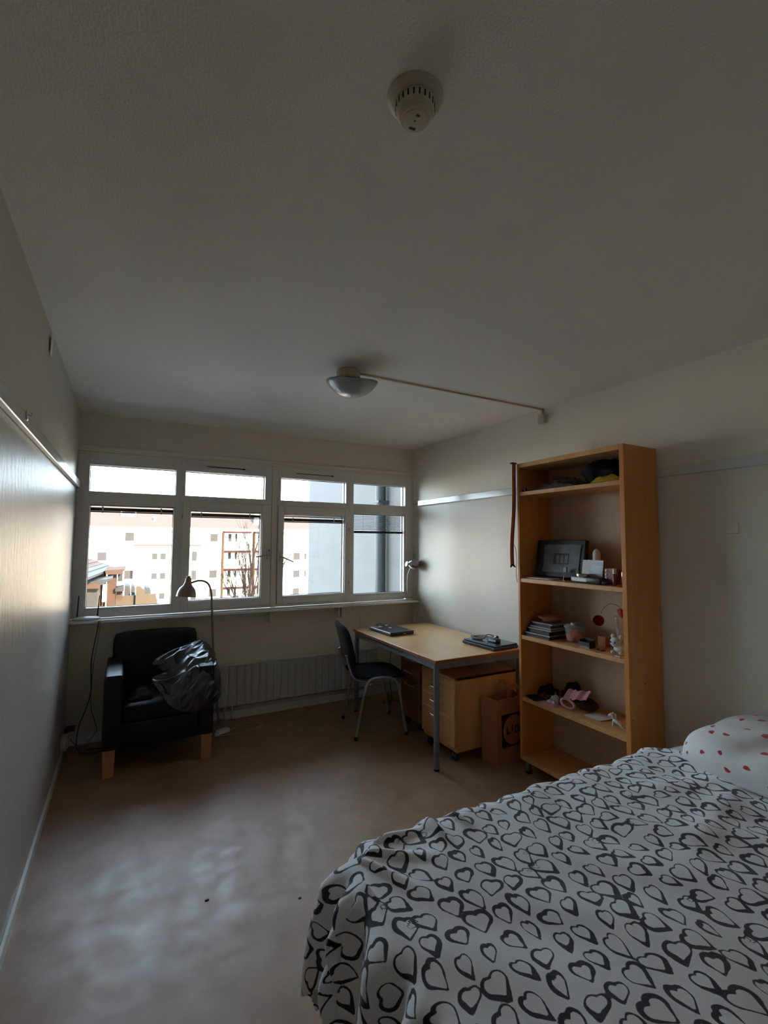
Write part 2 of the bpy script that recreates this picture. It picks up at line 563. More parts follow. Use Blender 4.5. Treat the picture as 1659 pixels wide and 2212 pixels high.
# door behind the camera
d1 = thing('door_1', (.9, YB, 0), '', '')
del d1['label'], d1['category']
d1['kind'] = 'structure'
B().box(.45, 1.35, YB, YB + .04, 0, 2.05, .003).obj('door_leaf', 'white', d1)
B().box(.38, .45, YB, YB + .05, 0, 2.12, .003).box(1.35, 1.42, YB, YB + .05, 0, 2.12, .003).box(.38, 1.42, YB, YB + .05, 2.05, 2.12, .003).obj('door_frame', 'white', d1)
B().tube([(1.27, YB + .04, 1.0), (1.27, YB + .08, 1.0), (1.15, YB + .085, 1.0)], .009).obj('handle', 'chrome', d1, smooth=60)

# curtain rail above the windows, window sill, brackets
struct('trim_1', B().box(.012, W - .012, -.03, 0, 2.215, 2.243, .004).box(.0, W, -.014, 0, 2.2, 2.215), 'trimc')
sill = struct('trim_2', B().box(0, W, -.13, .0, .898, .920, .004, 2), 'white')
tb = B()
for x in (1.48, 2.13, 2.165):
    tb.box(x - .006, x + .006, -.10, 0, .80, .898, .001)
struct('trim_3', tb, 'trimc')
struct('trim_4', B().box(0, .022, YB, -.015, 1.905, 1.960, .003), 'sky_gloss')
struct('trim_5', B().box(W - .022, W, -5.4, -.12, 1.888, 1.944, .003), 'sky_gloss')
t6 = B().box(W - .008, W, -.12, -.01, 1.912, 1.916)
struct('trim_6', t6, 'slot')
hk = B().box(.022, .027, -2.22, -2.20, 1.930, 1.962, .001).tube([(.027, -2.21, 1.95), (.036, -2.21, 1.944), (.038, -2.21, 1.956)], .0025)
hk = tag(hk.obj('rail_hook', 'chrome', smooth=60), 'small metal hook clipped on the white rail of the left wall', 'hook')


# ------------------------------------------------------------------ windows
def ring(b, x0, x1, z0, z1, y0, y1, wl, wr, wb, wt, bev=.002):
    b.box(x0, x0 + wl, y0, y1, z0, z1, bev)
    b.box(x1 - wr, x1, y0, y1, z0, z1, bev)
    b.box(x0 + wl, x1 - wr, y0, y1, z0, z0 + wb, bev)
    b.box(x0 + wl, x1 - wr, y0, y1, z1 - wt, z1, bev)


def pane(par, x0, x1, z0, z1, y, name='pane'):
    B().box(x0 - .004, x1 + .004, y, y + .004, z0 - .004, z1 + .004).obj(name, 'glass', par)
    g = B()
    ring(g, x0 - .002, x1 + .002, z0 - .002, z1 + .002, y - .006, y + .001, .006, .006, .006, .006, 0)
    g.obj('gasket', 'gasket', par)


def window(n, x0, x1, px0, px1, lower, sash):
    w = thing('window_%d' % n, ((x0 + x1) / 2, 0, .92), '', '')
    del w['label'], w['category']
    w['kind'] = 'structure'
    f = B()
    ring(f, x0, x1, .92, 2.2, .0, .10, px0 - x0, x1 - px1, lower[2] - .92 if not sash else .035, 2.2 - 2.098)
    # transom
    f.box(px0, px1, .0, .10, (1.80 if not sash else 1.835), 1.891, .002)
    f.obj('frame', 'frame', w)
    pane(w, px0, px1, 1.891, 2.098, .055)
    if sash:
        sh = B()
        sx0, sx1, sz0, sz1 = sash
        ring(sh, sx0, sx1, sz0, sz1, -.022, .06, lower[0] - sx0, sx1 - lower[1], lower[2] - sz0, sz1 - lower[3], .004)
        so = sh.obj('sash', 'frame', w)
        inner = B()
        ring(inner, lower[0] - .001, lower[1] + .001, lower[2] - .001, lower[3] + .001, .0, .05, .008, .008, .008, .008, .001)
        inner.obj('glazing_bead', 'white', so)
        pane(w, lower[0] + .007, lower[1] - .007, lower[2] + .007, lower[3] - .007, .045)
    else:
        f2 = B()
        ring(f2, px0 - .001, px1 + .001, lower[2], 1.801, .01, .07, .012, .010, .012, .012, .002)
        f2.obj('glazing_bead', 'white', w)
        pane(w, px0 + .01, px1 - .009, lower[2] + .011, 1.79, .055)
    return w


w1 = window(1, 0, .73, .08, .69, (.08, .69, .985, 1.80), None)
w2 = window(2, .73, 1.495, .765, 1.434, (.806, 1.406, 1.012, 1.775), (.748, 1.487, .948, 1.842))
w3 = window(3, 1.55, 2.275, 1.58, 2.234, (1.606, 2.218, 1.012, 1.765), (1.553, 2.262, .948, 1.838))
w4 = window(4, 2.275, W, 2.315, 2.915, (2.315, 2.915, .985, 1.80), None)
struct('trim_7', B().box(1.496, 1.549, -.006, .10, .92, 2.2, .003), 'frame')

for w, x0, x1 in ((w2, .93, 1.245), (w3, 1.72, 2.09)):
    B().box(x0, x1, -.006, .0, 2.146, 2.151).box(x1 - .015, x1 + .004, -.010, .0, 2.143, 2.152).obj('vent_slot', 'slot', w)
# handles
h2 = B().box(1.452, 1.476, -.034, -.022, 1.35, 1.42, .003).tube([(1.464, -.034, 1.39), (1.464, -.060, 1.39)], .008).tube([(1.47, -.060, 1.392), (1.345, -.066, 1.376)], [.008, .006])
h2.obj('handle', 'chrome', w2, smooth=60)
B().lathe([(.008, 0), (.008, .02), (.005, .024)], (1.475, -.022, 1.43), (0, -1, 0), 16).obj('lock_knob', 'chrome_dim', w2, smooth=40)
h3 = B().box(1.566, 1.590, -.034, -.022, 1.33, 1.41, .003).tube([(1.578, -.034, 1.375), (1.578, -.060, 1.375)], .008).tube([(1.572, -.060, 1.378), (1.690, -.068, 1.325)], [.008, .006])
h3.obj('handle', 'chrome', w3, smooth=60)
hg = B()
for z in (1.10, 1.30, 1.62):
    hg.box(2.248, 2.262, -.030, -.022, z, z + .03, .002)
hg.obj('hinge', 'chrome_dim', w3)
hg = B()
for z in (1.10, 1.70):
    hg.box(.738, .75, -.028, -.02, z, z + .03, .002)
hg.obj('hinge', 'chrome_dim', w2)


# blinds between the panes
def blind_raised(x0, x1, ztop, label):
    t = thing('venetian_blind', ((x0 + x1) / 2, .04, ztop - .05), label, 'blind', 'venetian blinds drawn up')
    B().box(x0, x1, .018, .042, ztop - .004, ztop + .008, .001).obj('head_rail', 'chrome_dim', t)
    for k in range(8):
        z = ztop - .016 - k * .0034
        B().box(x0 + .003, x1 - .003, .020, .040, z - .0015, z + .0015).obj('slat', 'blind_slat', t)
    B().box(x0 + .001, x1 - .001, .019, .041, ztop - .052, ztop - .043, .001).obj('bottom_rail', 'gasket', t)
    for f in (.14, .84):
        x = x0 + (x1 - x0) * f
        B().box(x - .006, x + .006, .014, .019, ztop - .056, ztop - .006, .001).obj('clip', 'chrome_dim', t)
    return t


blind_raised(.092, .682, 1.772 + .010, 'venetian blind drawn up at top of leftmost big pane')
blind_raised(.816, 1.398, 1.772 - .010, 'venetian blind drawn up in the pane behind the floor lamp')
blind_raised(1.618, 2.208, 1.742, 'venetian blind drawn up in the third big pane from left')
bt = thing('venetian_blind', (2.61, .035, 1.60), 'half lowered venetian blind with pale slats in the rightmost pane', 'blind', 'venetian blinds')
B().box(2.33, 2.90, .016, .042, 1.782, 1.794, .002).obj('head_rail', 'chrome_dim', bt)
for k in range(10):
    z = 1.768 - k * .0145
    a = math.radians(13)
    s_ = B().box(2.335, 2.895, -.011, .011, -.0009, .0009)
    bmesh.ops.transform(s_.bm, matrix=Matrix.Translation((0, .030, z)) @ Matrix.Rotation(a, 4, 'X'), verts=s_.bm.verts[:])
    s_.obj('slat', 'blind_slat', bt)
B().box(2.332, 2.898, .018, .042, 1.600, 1.622, .002).obj('bottom_rail', 'gasket', bt)
for x in (2.43, 2.80):
    B().tube([(x, .017, 1.785), (x, .016, 1.605)], .0012, 6).obj('cord', 'cord_white', bt)
tag(B().tube(smooth_path([(2.262, -.026, 1.20), (2.268, -.030, 1.05), (2.28, -.05, .935), (2.33, -.135, .925), (2.335, -.137, .84), (2.33, -.136, .70)]), .0016, 6).obj('blind_cord', 'cord_white', smooth=60),
    'thin white pull cord hanging over the sill beside the rightmost window', 'cord')
tag(B().tube(smooth_path([(2.215, -.026, 1.05), (2.225, -.04, .96), (2.245, -.135, .926), (2.25, -.137, .86)]), .0016, 6).obj('blind_cord', 'cord_white', smooth=60),
    'short pull cord crossing the sill under the third window', 'cord')

# ------------------------------------------------------------------ ceiling things
sd = thing('smoke_detector', (.884, -3.42, H), 'round cream smoke detector with slotted rim on the ceiling nearest the camera', 'smoke detector')
cx, cy = .877, -3.405
B().lathe([(.062, 0), (.062, -.006), (.056, -.011), (.046, -.013)], (cx, cy, H), seg=48).obj('base', 'plastic_cream', sd, smooth=35)
B().lathe([(.043, -.012), (.044, -.018), (.043, -.034), (.039, -.040), (.036, -.042), (.035, -.050), (.032, -.053)], (cx, cy, H), seg=48).obj('body', 'plastic_cream', sd, smooth=35)
B().lathe([(.027, -.0525), (.027, -.0548), (.0255, -.0553)], (cx, cy, H), seg=40).obj('cap', 'plastic_cream', sd, smooth=35)
for k in range(22):
    a = k * 2 * math.pi / 22 + .1
    mx = Matrix.Translation((cx, cy, 0)) @ Matrix.Rotation(a, 4, 'Z')
    B().box(.0410, .0442, -.0016, .0016, H - .033, H - .019, mx=mx).obj('slot', 'slot', sd)
B().box(cx - .006, cx + .009, cy + .017, cy + .023, H - .0560, H - .0550, mx=rotz(cx, cy, -10)).obj('label_strip', 'book_black', sd, label='black label strip')
B().lathe([(.002, -.0550), (.0015, -.0565)], (cx, cy, H), seg=12).obj('indicator', 'slot', sd)
B().box(cx - .005, cx + .003, cy - .017, cy - .012, H - .0560, H - .0550).obj('test_mark', 'kraft_in', sd)

cl = thing('ceiling_lamp', (1.44, -1.82, H), 'ceiling lamp with shallow frosted glass dish and peach mount', 'lamp')
lx, ly = 1.463, -1.80
B().lathe([(.066, 0), (.070, -.006), (.068, -.042), (.060, -.050)], (lx - .02, ly + .01, H), seg=40).obj('mount', 'peach', cl, smooth=35)


def dish(u, v):
    a = u * 2 * math.pi
    r = v * .150
    z = -.150 + .072 * (v ** 2.2)
    # tilted dish with two rim scallops
    z += .014 * v ** 6 * math.cos(2 * a + .6)
    return (lx + r * math.cos(a), ly + r * math.sin(a), H + z)


B().grid(dish, 48, 14, .004).obj('glass_dish', 'glass_shade', cl, smooth=180)
B().tube([(lx, ly, H - .03), (lx, ly, H - .142)], .012).obj('stem', 'peach', cl, smooth=60)
for s_ in (-1, 1):
    B().grid(lambda u, v: (lx + s_ * (.045 + .085 * u), ly - .03 + .045 * (v - .5) + .01 * math.sin(u * 5), H - .050 - .030 * math.sin(u * 1.5) + .006 * math.cos(v * 3)), 8, 3, .003).obj('bracket', 'peach', cl, smooth=180)
dct = thing('cable_duct', (2.3, -1.79, H), 'thin cable duct running from ceiling lamp to right wall', 'cable duct')
B().box(lx + .05, W, -1.797, -1.783, H - .010, H, .002).obj('duct', 'peach', dct)
B().box(W - .012, W, -1.80, -1.78, H - .045, H - .008, .002).obj('corner_piece', 'peach', dct)
jb = tag(B().box(W - .03, W, -1.83, -1.77, 2.385, 2.455, .004, 2).obj('junction_box', 'plastic_cream', smooth=40), 'small cream junction box high on right wall where the cable duct ends', 'junction box')
tag(B().box(W - .008, W, -3.035, -2.978, 1.562, 1.618, .003).obj('blank_socket_plate', 'wall', smooth=40), 'square blanking plate painted over on the right wall above the bed', 'wall plate')
fl_ = B().grid(lambda u, v: (.002 + .014 * math.sin(v * 2.5) * (1 - u), -1.57 - .09 * v * (1 - .4 * u), 2.46 - .085 * u), 6, 6, .001).obj('peeling_wallpaper', 'wall', smooth=180)
tag(fl_, 'small torn flap peeling from top of the left wall', 'paper flap')

# ------------------------------------------------------------------ radiator
rx0, rx1 = .72, 2.55
ra = thing('radiator', (1.6, -.06, .13), 'long low grey-white radiator with vertical grooves under the window', 'radiator')


def rad_panel(u, v):
    x = rx0 + (rx1 - rx0) * u
    z = .135 + .325 * v
    c = (x % .065) / .065
    g = .010 * max(0, 1 - abs(c - .5) / .18) if .06 < v < .94 else 0
    return (x, -.085 + g, z)


B().grid(rad_panel, 560, 14).obj('panel', 'radiator', ra, smooth=40)
B().box(rx0, rx1, -.084, -.03, .135, .14).box(rx0, rx1, -.04, -.034, .135, .46).obj('rear_panel', 'radiator', ra)
B().box(rx0 - .004, rx1 + .004, -.088, -.028, .460, .472, .004, 2).obj('top_grille', 'radiator', ra)
for x in (rx0 - .004, rx1):
    B().box(x, x + .004, -.088, -.028, .135, .465, .001).obj('side_cover', 'radiator', ra)
B().tube([(rx0 + .4, -.05, .02), (rx0 + .4, -.05, .14)], .009).tube([(rx0 + .46, -.05, .02), (rx0 + .46, -.05, .14)], .009).obj('pipe', 'radiator', ra, smooth=60)
struct('trim_8', B().box(.55, 2.9, -.03, -.014, .085, .105, .003), 'radiator')

# ------------------------------------------------------------------ armchair
ac = thing('armchair', (.59, -.37, 0), 'black leather armchair with pale wooden legs under the window', 'armchair')
ax0, ax1, ay0, ay1 = .25, .932, -.70, -.10


def soft(x0, x1, y0, y1, z0, z1, bev, puff=0., seed=1, seg=3):
    b2 = B()
    bm2 = bmesh.new()
    bmesh.ops.create_cube(bm2, size=1)
    bmesh.ops.subdivide_edges(bm2, edges=bm2.edges[:], cuts=8, use_grid_fill=True)
    sx_, sy_, sz_ = x1 - x0, y1 - y0, z1 - z0
    for v in bm2.verts:
        p = Vector((v.co.x * sx_, v.co.y * sy_, v.co.z * sz_))
        h_ = Vector((sx_ / 2, sy_ / 2, sz_ / 2))
        q = Vector([max(-(h_[i] - bev), min(h_[i] - bev, p[i])) for i in range(3)])
        d = p - q
        if d.length > bev:
            d = d.normalized() * bev
        p = q + d
        nx, ny, nz_ = [abs(p[i]) / h_[i] for i in range(3)]
        if puff:
            p.z += puff * (1 - nx ** 2) * (1 - ny ** 2) * (1 if v.co.z > 0 else -1)
            p.x += puff * .5 * (1 - ny ** 2) * (1 - nz_ ** 2) * (1 if v.co.x > 0 else -1)
            p.y += puff * .5 * (1 - nx ** 2) * (1 - nz_ ** 2) * (1 if v.co.y > 0 else -1)
        n = noise.noise(p * 9 + Vector((seed, seed, seed))) * .004
        v.co = p * (1 + n) + Vector(((x0 + x1) / 2, (y0 + y1) / 2, (z0 + z1) / 2))
    b2.merge(bm2)
    return b2


soft(ax0, ax0 + .115, ay0, ay1, .165, .645, .022, 0, 1).obj('armrest', 'leather', ac, smooth=60)
soft(ax1 - .115, ax1, ay0, ay1, .165, .645, .022, 0, 2).obj('armrest', 'leather', ac, smooth=60)
soft(ax0 + .105, ax1 - .105, ay0 + .005, ay1, .165, .33, .015, 0, 3).obj('seat_frame', 'leather', ac, smooth=60)
soft(ax0 + .112, ax1 - .112, ay0 + .01, -.20, .315, .435, .03, .012, 4).obj('seat_cushion', 'leather', ac, smooth=60)
bk = soft(-.288, .288, -.075, .075, .0, .50, .04, .010, 5)
bmesh.ops.transform(bk.bm, matrix=Matrix.Translation((.578, -.20, .325)) @ Matrix.Rotation(math.radians(-9), 4, 'X'), verts=bk.bm.verts[:])
bk.obj('backrest', 'leather', ac, smooth=60)
soft(ax0 + .02, ax1 - .02, -.16, -.095, .165, .62, .02, 0, 6).obj('rear_panel', 'leather', ac, smooth=60)
for lx_, ly_ in ((ax0 + .008, ay0 + .012), (ax1 - .083, ay0 + .012), (ax0 + .008, ay1 - .085), (ax1 - .083, ay1 - .085)):
    b2 = B().box(lx_, lx_ + .072, ly_, ly_ + .06, 0, .17, .004, 2)
    for v in b2.bm.verts:
        if v.co.z < .05:
            v.co.x += (.5 - (v.co.x - lx_) / .072) * .010
    b2.obj('leg', 'leg_wood', ac)

# crumpled shiny sheet over the armchair's right side
random.seed(4)


JR = [[(0.579, -0.69, 0.483), (0.664, -0.725, 0.395), (0.765, -0.735, 0.354), (0.869, -0.735, 0.353), (0.95, -0.7, 0.393)] ,
[(0.532, -0.6, 0.57), (0.646, -0.66, 0.496), (0.763, -0.715, 0.494), (0.881, -0.73, 0.507), (0.985, -0.62, 0.424)] ,
[(0.607, -0.5, 0.58), (0.701, -0.56, 0.589), (0.785, -0.62, 0.625), (0.891, -0.64, 0.617), (0.988, -0.5, 0.574)] ,
[(0.546, -0.42, 0.647), (0.677, -0.45, 0.692), (0.783, -0.48, 0.7), (0.896, -0.48, 0.681), (0.989, -0.36, 0.619)] ,
[(0.717, -0.34, 0.706), (0.798, -0.33, 0.737), (0.865, -0.32, 0.747), (0.923, -0.3, 0.72), (0.99, -0.24, 0.637)] ,]


def jacket(u, v):
    r = v * (len(JR) - 1)
    c = u * (len(JR[0]) - 1)

    def cr(a, b_, c_, d, t):
        return .5 * ((2 * b_) + (c_ - a) * t + (2 * a - 5 * b_ + 4 * c_ - d) * t * t + (3 * b_ - a - 3 * c_ + d) * t ** 3)

    def row(k):
        k = max(0, min(len(JR) - 1, k))
        q = [Vector(p) for p in JR[k]]
        i = min(int(c), len(q) - 2)
        return cr(q[max(i - 1, 0)], q[i], q[i + 1], q[min(i + 2, len(q) - 1)], c - i)

    i = min(int(r), len(JR) - 2)
    p = cr(row(i - 1), row(i), row(i + 1), row(i + 2), r - i)
    n = noise.noise(Vector((u * 5.5 + v * 2, v * 5.5, 3.3)))
    rd = 1 - abs(noise.noise(Vector((u * 7 - v * 6, v * 4 + u * 2, 7.1)))) * 2.2
    ed = min(1, 6 * min(u, 1 - u, v, 1 - v) + .35)
    return p + Vector((.012 * n, -.014 * rd * ed - .010, .012 * rd * ed + .01 * n))


tag(B().grid(jacket, 70, 70, .0015).obj('crumpled_jacket', 'jacket', smooth=75), 'crumpled shiny black jacket draped over the armchair arm', 'jacket')


def lump(u, v):
    x = .40 + .15 * u
    y = -.62 + .18 * v
    return Vector((x, y, .452 + .05 * math.sin(u * math.pi) * math.sin(v * math.pi) ** .6 + noise.noise(Vector((u * 4, v * 5, 1.2))) * .018))


tag(B().grid(lump, 22, 22, .002).obj('folded_cloth', 'leather', smooth=80), 'small folded black pouch lying on the armchair seat', 'pouch')

# ------------------------------------------------------------------ floor lamp
fl = thing('floor_lamp', (1.05, -.115, 0), 'slim floor lamp with gooseneck and bell shade behind the armchair', 'lamp')
B().lathe([(.115, 0), (.118, .006), (.110, .016), (.03, .022), (.012, .03)], (1.06, -.135, 0), seg=40).obj('base', 'lamp_metal', fl, smooth=40)
B().tube([(1.06, -.135, .02), (1.0, -.155, .60), (.975, -.17, .98)], .0085).obj('pole', 'pole', fl, smooth=60)
B().tube(smooth_path([(.975, -.17, .97), (.968, -.175, 1.08), (.940, -.185, 1.165), (.875, -.195, 1.195), (.80, -.20, 1.175)], 10), .0085).obj('gooseneck', 'lamp_metal', fl, smooth=60)
axd = Vector((-.10, -.03, -1)).normalized()
B().lathe([(.016, 0), (.022, .004), (.024, .035), (.034, .06), (.058, .085), (.070, .115), (.075, .150), (.073, .150), (.067, .115), (.054, .085), (.03, .062), (.018, .04)],
          (.790, -.20, 1.222), axd, 40, caps=False).obj('shade', 'lamp_metal', fl, smooth=50)
B().lathe([(.015, 0), (.015, .012), (.004, .016)], (.790, -.20, 1.222), -axd, 24).obj('shade_cap', 'lamp_metal', fl, smooth=40)
B().lathe([(.012, .03), (.02, .06), (.026, .085), (.02, .11), (.005, .12)], (.790, -.20, 1.222), axd, 20).obj('bulb', 'plastic_white', fl, smooth=60)
ps = thing('power_adapter', (1.07, -.27, 0), 'white power adapter lying on floor beside the floor lamp base', 'adapter')
B().box(1.02, 1.12, -.30, -.255, 0, .03, .006, 2, mx=rotz(1.07, -.28, 22)).obj('body', 'plastic_white', ps, smooth=40)
B().box(1.00, 1.035, -.335, -.31, 0, .024, .005, 2).obj('plug', 'plastic_white', ps, smooth=40)
tag(B().tube(smooth_path([(1.13, -.26, .006), (1.25, -.18, .006), (1.38, -.25, .006), (1.30, -.33, .006), (1.12, -.36, .006), (1.03, -.34, .006)]), .003, 6).obj('white_cable', 'cord_white', smooth=60),
    'loose white cable looping on floor under the radiator', 'cable')

# ------------------------------------------------------------------ corner outlet, router and its cords
ob = thing('wall_outlet', (.02, -.24, .1), 'white double outlet box low on the left wall corner', 'outlet')
B().box(0, .035, -.30, -.20, .075, .16, .005, 2).obj('box', 'plastic_white', ob, smooth=40)
B().box(.035, .045, -.285, -.215, .085, .15, .003).obj('face', 'plastic_cream', ob)
pg = tag(B().box(.02, .075, -.20, -.165, .165, .20, .006, 2).box(.012, .03, -.2, -.18, .15, .19, .002).obj('plug', 'black_plastic', smooth=40), 'black adapter plug above the white outlet box in corner', 'plug')
CORD1 = (B().tube(smooth_path([(.185, -.135, .915), (.182, -.14, .86), (.15, -.10, .62), (.155, -.10, .40), (.12, -.10, .25), (.09, -.10, .16), (.09, -.13, .008), (.20, -.16, .007), (.26, -.20, .007), (.20, -.24, .007), (.10, -.20, .01)]), .0035, 6))
CORD2 = (B().tube(smooth_path([(.195, -.135, .915), (.194, -.14, .84), (.160, -.07, .55), (.157, -.07, .30), (.19, -.07, .16), (.20, -.07, .10), (.12, -.12, .02), (.06, -.19, .09), (.052, -.20, .12)]), .002, 6))
rt_ = thing('router', (.11, -.06, .92), 'flat white router with two black antennas on the sill', 'router')
b2 = B().lathe([(.0, 0), (.075, .0), (.088, .007), (.09, .013), (.07, .022), (.0, .026)], (0, 0, 0), seg=40)
bmesh.ops.transform(b2.bm, matrix=Matrix.Translation((.105, -.068, .921)) @ Matrix.Diagonal((1.02, .62, 1, 1)), verts=b2.bm.verts[:])
b2.obj('body', 'plastic_white', rt_, smooth=50)
CORD1.obj('cord', 'cord', rt_, smooth=60)
CORD2.obj('cord', 'cord', rt_, smooth=60)
B().tube([(.042, -.025, .935), (.048, -.02, 1.095)], [.005, .0035]).obj('antenna', 'black_plastic', rt_, smooth=60)
B().tube([(.172, -.025, .935), (.182, -.02, 1.095)], [.005, .0035]).obj('antenna', 'black_plastic', rt_, smooth=60)

# ------------------------------------------------------------------ desk lamp on the sill
dl = thing('desk_lamp', (2.925, -.07, .92), 'small silver desk lamp on the right end of sill', 'lamp')
B().lathe([(.060, 0), (.063, .003), (.063, .016), (.058, .020), (.0, .020)], (2.925, -.064, .9205), seg=40).obj('base', 'silver', dl, smooth=40)
B().tube(smooth_path([(2.905, -.064, .94), (2.902, -.066, 1.10), (2.905, -.075, 1.19), (2.935, -.095, 1.265)], 8), .0045).obj('arm', 'chrome_dim', dl, smooth=60)
sa = Vector((.86, -.50, -.18)).normalized()
B().lathe([(.014, -.014), (.030, .0), (.046, .022), (.056, .05), (.060, .088), (.058, .088), (.052, .05), (.036, .02)], (2.905, -.105, 1.292), sa, 36, caps=False).obj('shade', 'silver', dl, smooth=60)
B().lathe([(.012, 0), (.024, .010), (.026, .022), (.0, .024)], (2.90, -.085, 1.284), Vector((-.8, .1, .25)), 24).obj('switch_knob', 'silver', dl, smooth=50)
tag(B().tube(smooth_path([(2.975, -.07, .924), (2.993, -.10, .928), (2.995, -.137, .918), (2.992, -.138, .84), (2.985, -.12, .76), (2.98, -.10, .60)]), .0022, 6).obj('lamp_cord', 'cord_white', smooth=60),
    'cream cord running from the desk lamp down over the sill end', 'cord')

# ------------------------------------------------------------------ desk
dk = thing('desk', (2.58, -.97, 0), 'rectangular beech-topped desk with grey steel legs along the right wall', 'desk')
dx0, dx1, dy0, dy1, dz = 2.182, 2.985, -1.605, -.305, .722
B().box(dx0 + .002, dx1 - .002, dy0 + .002, dy1 - .002, dz - .020, dz, .001).obj('tabletop', 'desk_top', dk)
eb = B()
eb.box(dx0, dx1, dy0 - .001, dy0 + .002, dz - .021, dz - .002).box(dx0 - .001, dx0 + .002, dy0, dy1, dz - .021, dz - .002).box(dx0, dx1, dy1 - .002, dy1 + .001, dz - .021, dz - .002)
eb.obj('edge_strip', 'desk_edge', dk)
fr = B()
fr.box(dx0 + .012, dx1 - .012, dy0 + .012, dy0 + .032, dz - .065, dz - .021, .002)
fr.box(dx0 + .012, dx1 - .012, dy1 - .032, dy1 - .012, dz - .065, dz - .021, .002)
fr.box(dx0 + .012, dx0 + .032, dy0 + .032, dy1 - .032, dz - .065, dz - .021, .002)
fr.box(dx1 - .032, dx1 - .012, dy0 + .032, dy1 - .032, dz - .065, dz - .021, .002)
fr.obj('apron', 'steel_grey', dk)
for x, y in ((dx0 + .026, dy0 + .026), (dx1 - .026, dy0 + .026), (dx0 + .026, dy1 - .026), (dx1 - .026, dy1 - .026)):
    lg = B().lathe([(.0195, .012), (.0195, dz - .021)], (x, y, 0), seg=24).obj('leg', 'steel_grey', dk, smooth=40)
    B().lathe([(.019, 0), (.020, .012)], (x, y, 0), seg=24).obj('foot_cap', 'black_plastic', lg, smooth=40)

# ------------------------------------------------------------------ pedestals
def pedestal(x0, x1, y0, y1, z0, z1, label, drawers, wood='birch'):
    t = thing('drawer_pedestal', ((x0 + x1) / 2, (y0 + y1) / 2, 0), label, 'drawer unit', 'drawer pedestals under the desk')
    b2 = B()
    b2.box(x0 + .02, x1, y0, y0 + .018, z0, z1, .001)
    b2.box(x0 + .02, x1, y1 - .018, y1, z0, z1, .001)
    b2.box(x0 + .02, x1, y0 + .018, y1 - .018, z0, z0 + .018)
    b2.box(x0, x1, y0, y1, z1 - .018, z1, .001)
    b2.box(x1 - .012, x1, y0 + .018, y1 - .018, z0 + .018, z1 - .018)
    b2.obj('body', wood, t)
    z = z1 - .020
    for hgt, hd in drawers:
        d = B().box(x0, x0 + .018, y0 + .001, y1 - .001, z - hgt + .003, z, .0015).obj('drawer', wood, t)
        if hd:
            ym, zz = (y0 + y1) / 2 + .0, z - .035
            B().tube(smooth_path([(x0, ym - .064, zz), (x0 - .022, ym - .058, zz), (x0 - .024, ym, zz), (x0 - .022, ym + .058, zz), (x0, ym + .064, zz)], 5), .0045, 8).obj('handle', 'chrome', d, smooth=60)
        z -= hgt
    for x, y in ((x0 + .05, y0 + .05), (x1 - .05, y0 + .05), (x0 + .05, y1 - .05), (x1 - .05, y1 - .05)):
        c = B().box(x - .018, x + .018, y - .018, y + .018, z0 - .014, z0, .002).tube([(x, y, z0 - .012), (x, y, z0 - .03)], .008).box(x - .022, x + .016, y - .019, y + .019, z0 - .034, z0 - .022, .005)
        co_ = c.obj('caster', 'black_plastic', t, smooth=40)
        for s_ in (-1, 1):
            B().lathe([(.019, -.006), (.022, -.003), (.022, .003), (.019, .006)], (x - .004, y + s_ * .012, .022), (0, 1, 0), 20).obj('wheel', 'black_plastic', co_, smooth=40)
    return t


pedestal(2.362, 2.93, -1.572, -1.165, .072, .572, 'birch drawer pedestal on casters, the nearer one under the desk', [(.055, 0), (.10, 1), (.10, 1), (.195, 1)])
pedestal(2.44, 2.93, -1.02, -.72, .072, .60, 'second wooden drawer unit standing in shadow behind the nearer pedestal', [(.10, 1), (.10, 1), (.31, 1)], 'shaded_wood')
tag(B().tube(smooth_path([(2.56, -.36, .60), (2.54, -.34, .30), (2.58, -.32, .04), (2.52, -.27, .008), (2.58, -.22, .008), (2.68, -.30, .008), (2.80, -.26, .008)]), .003, 6).obj('desk_cable', 'cord', smooth=60),
    'dark cables tangled on floor under the far end of desk', 'cable')

# ------------------------------------------------------------------ chair
ch = thing('desk_chair', (2.18, -.71, 0), 'black office visitor chair with grey tubular legs at the desk', 'chair')
CM = Matrix.Translation((2.195, -.712, 0)) @ Matrix.Rotation(math.radians(-12), 4, 'Z')
# local: +x to the front of the seat (towards the desk), y sideways


def side_frame(s_, nm):
    y = .225 * s_
    pts = smooth_path([(.205, y * 1.06, .0), (.165, y * 1.02, .20), (.135, y, .36), (.09, y, .415), (.02, y, .432), (-.06, y, .425), (-.12, y, .38), (-.165, y * 1.02, .22), (-.235, y * 1.06, .0)], 8)
    return B().tube([CM @ Vector(p) for p in pts], .0115, 12)


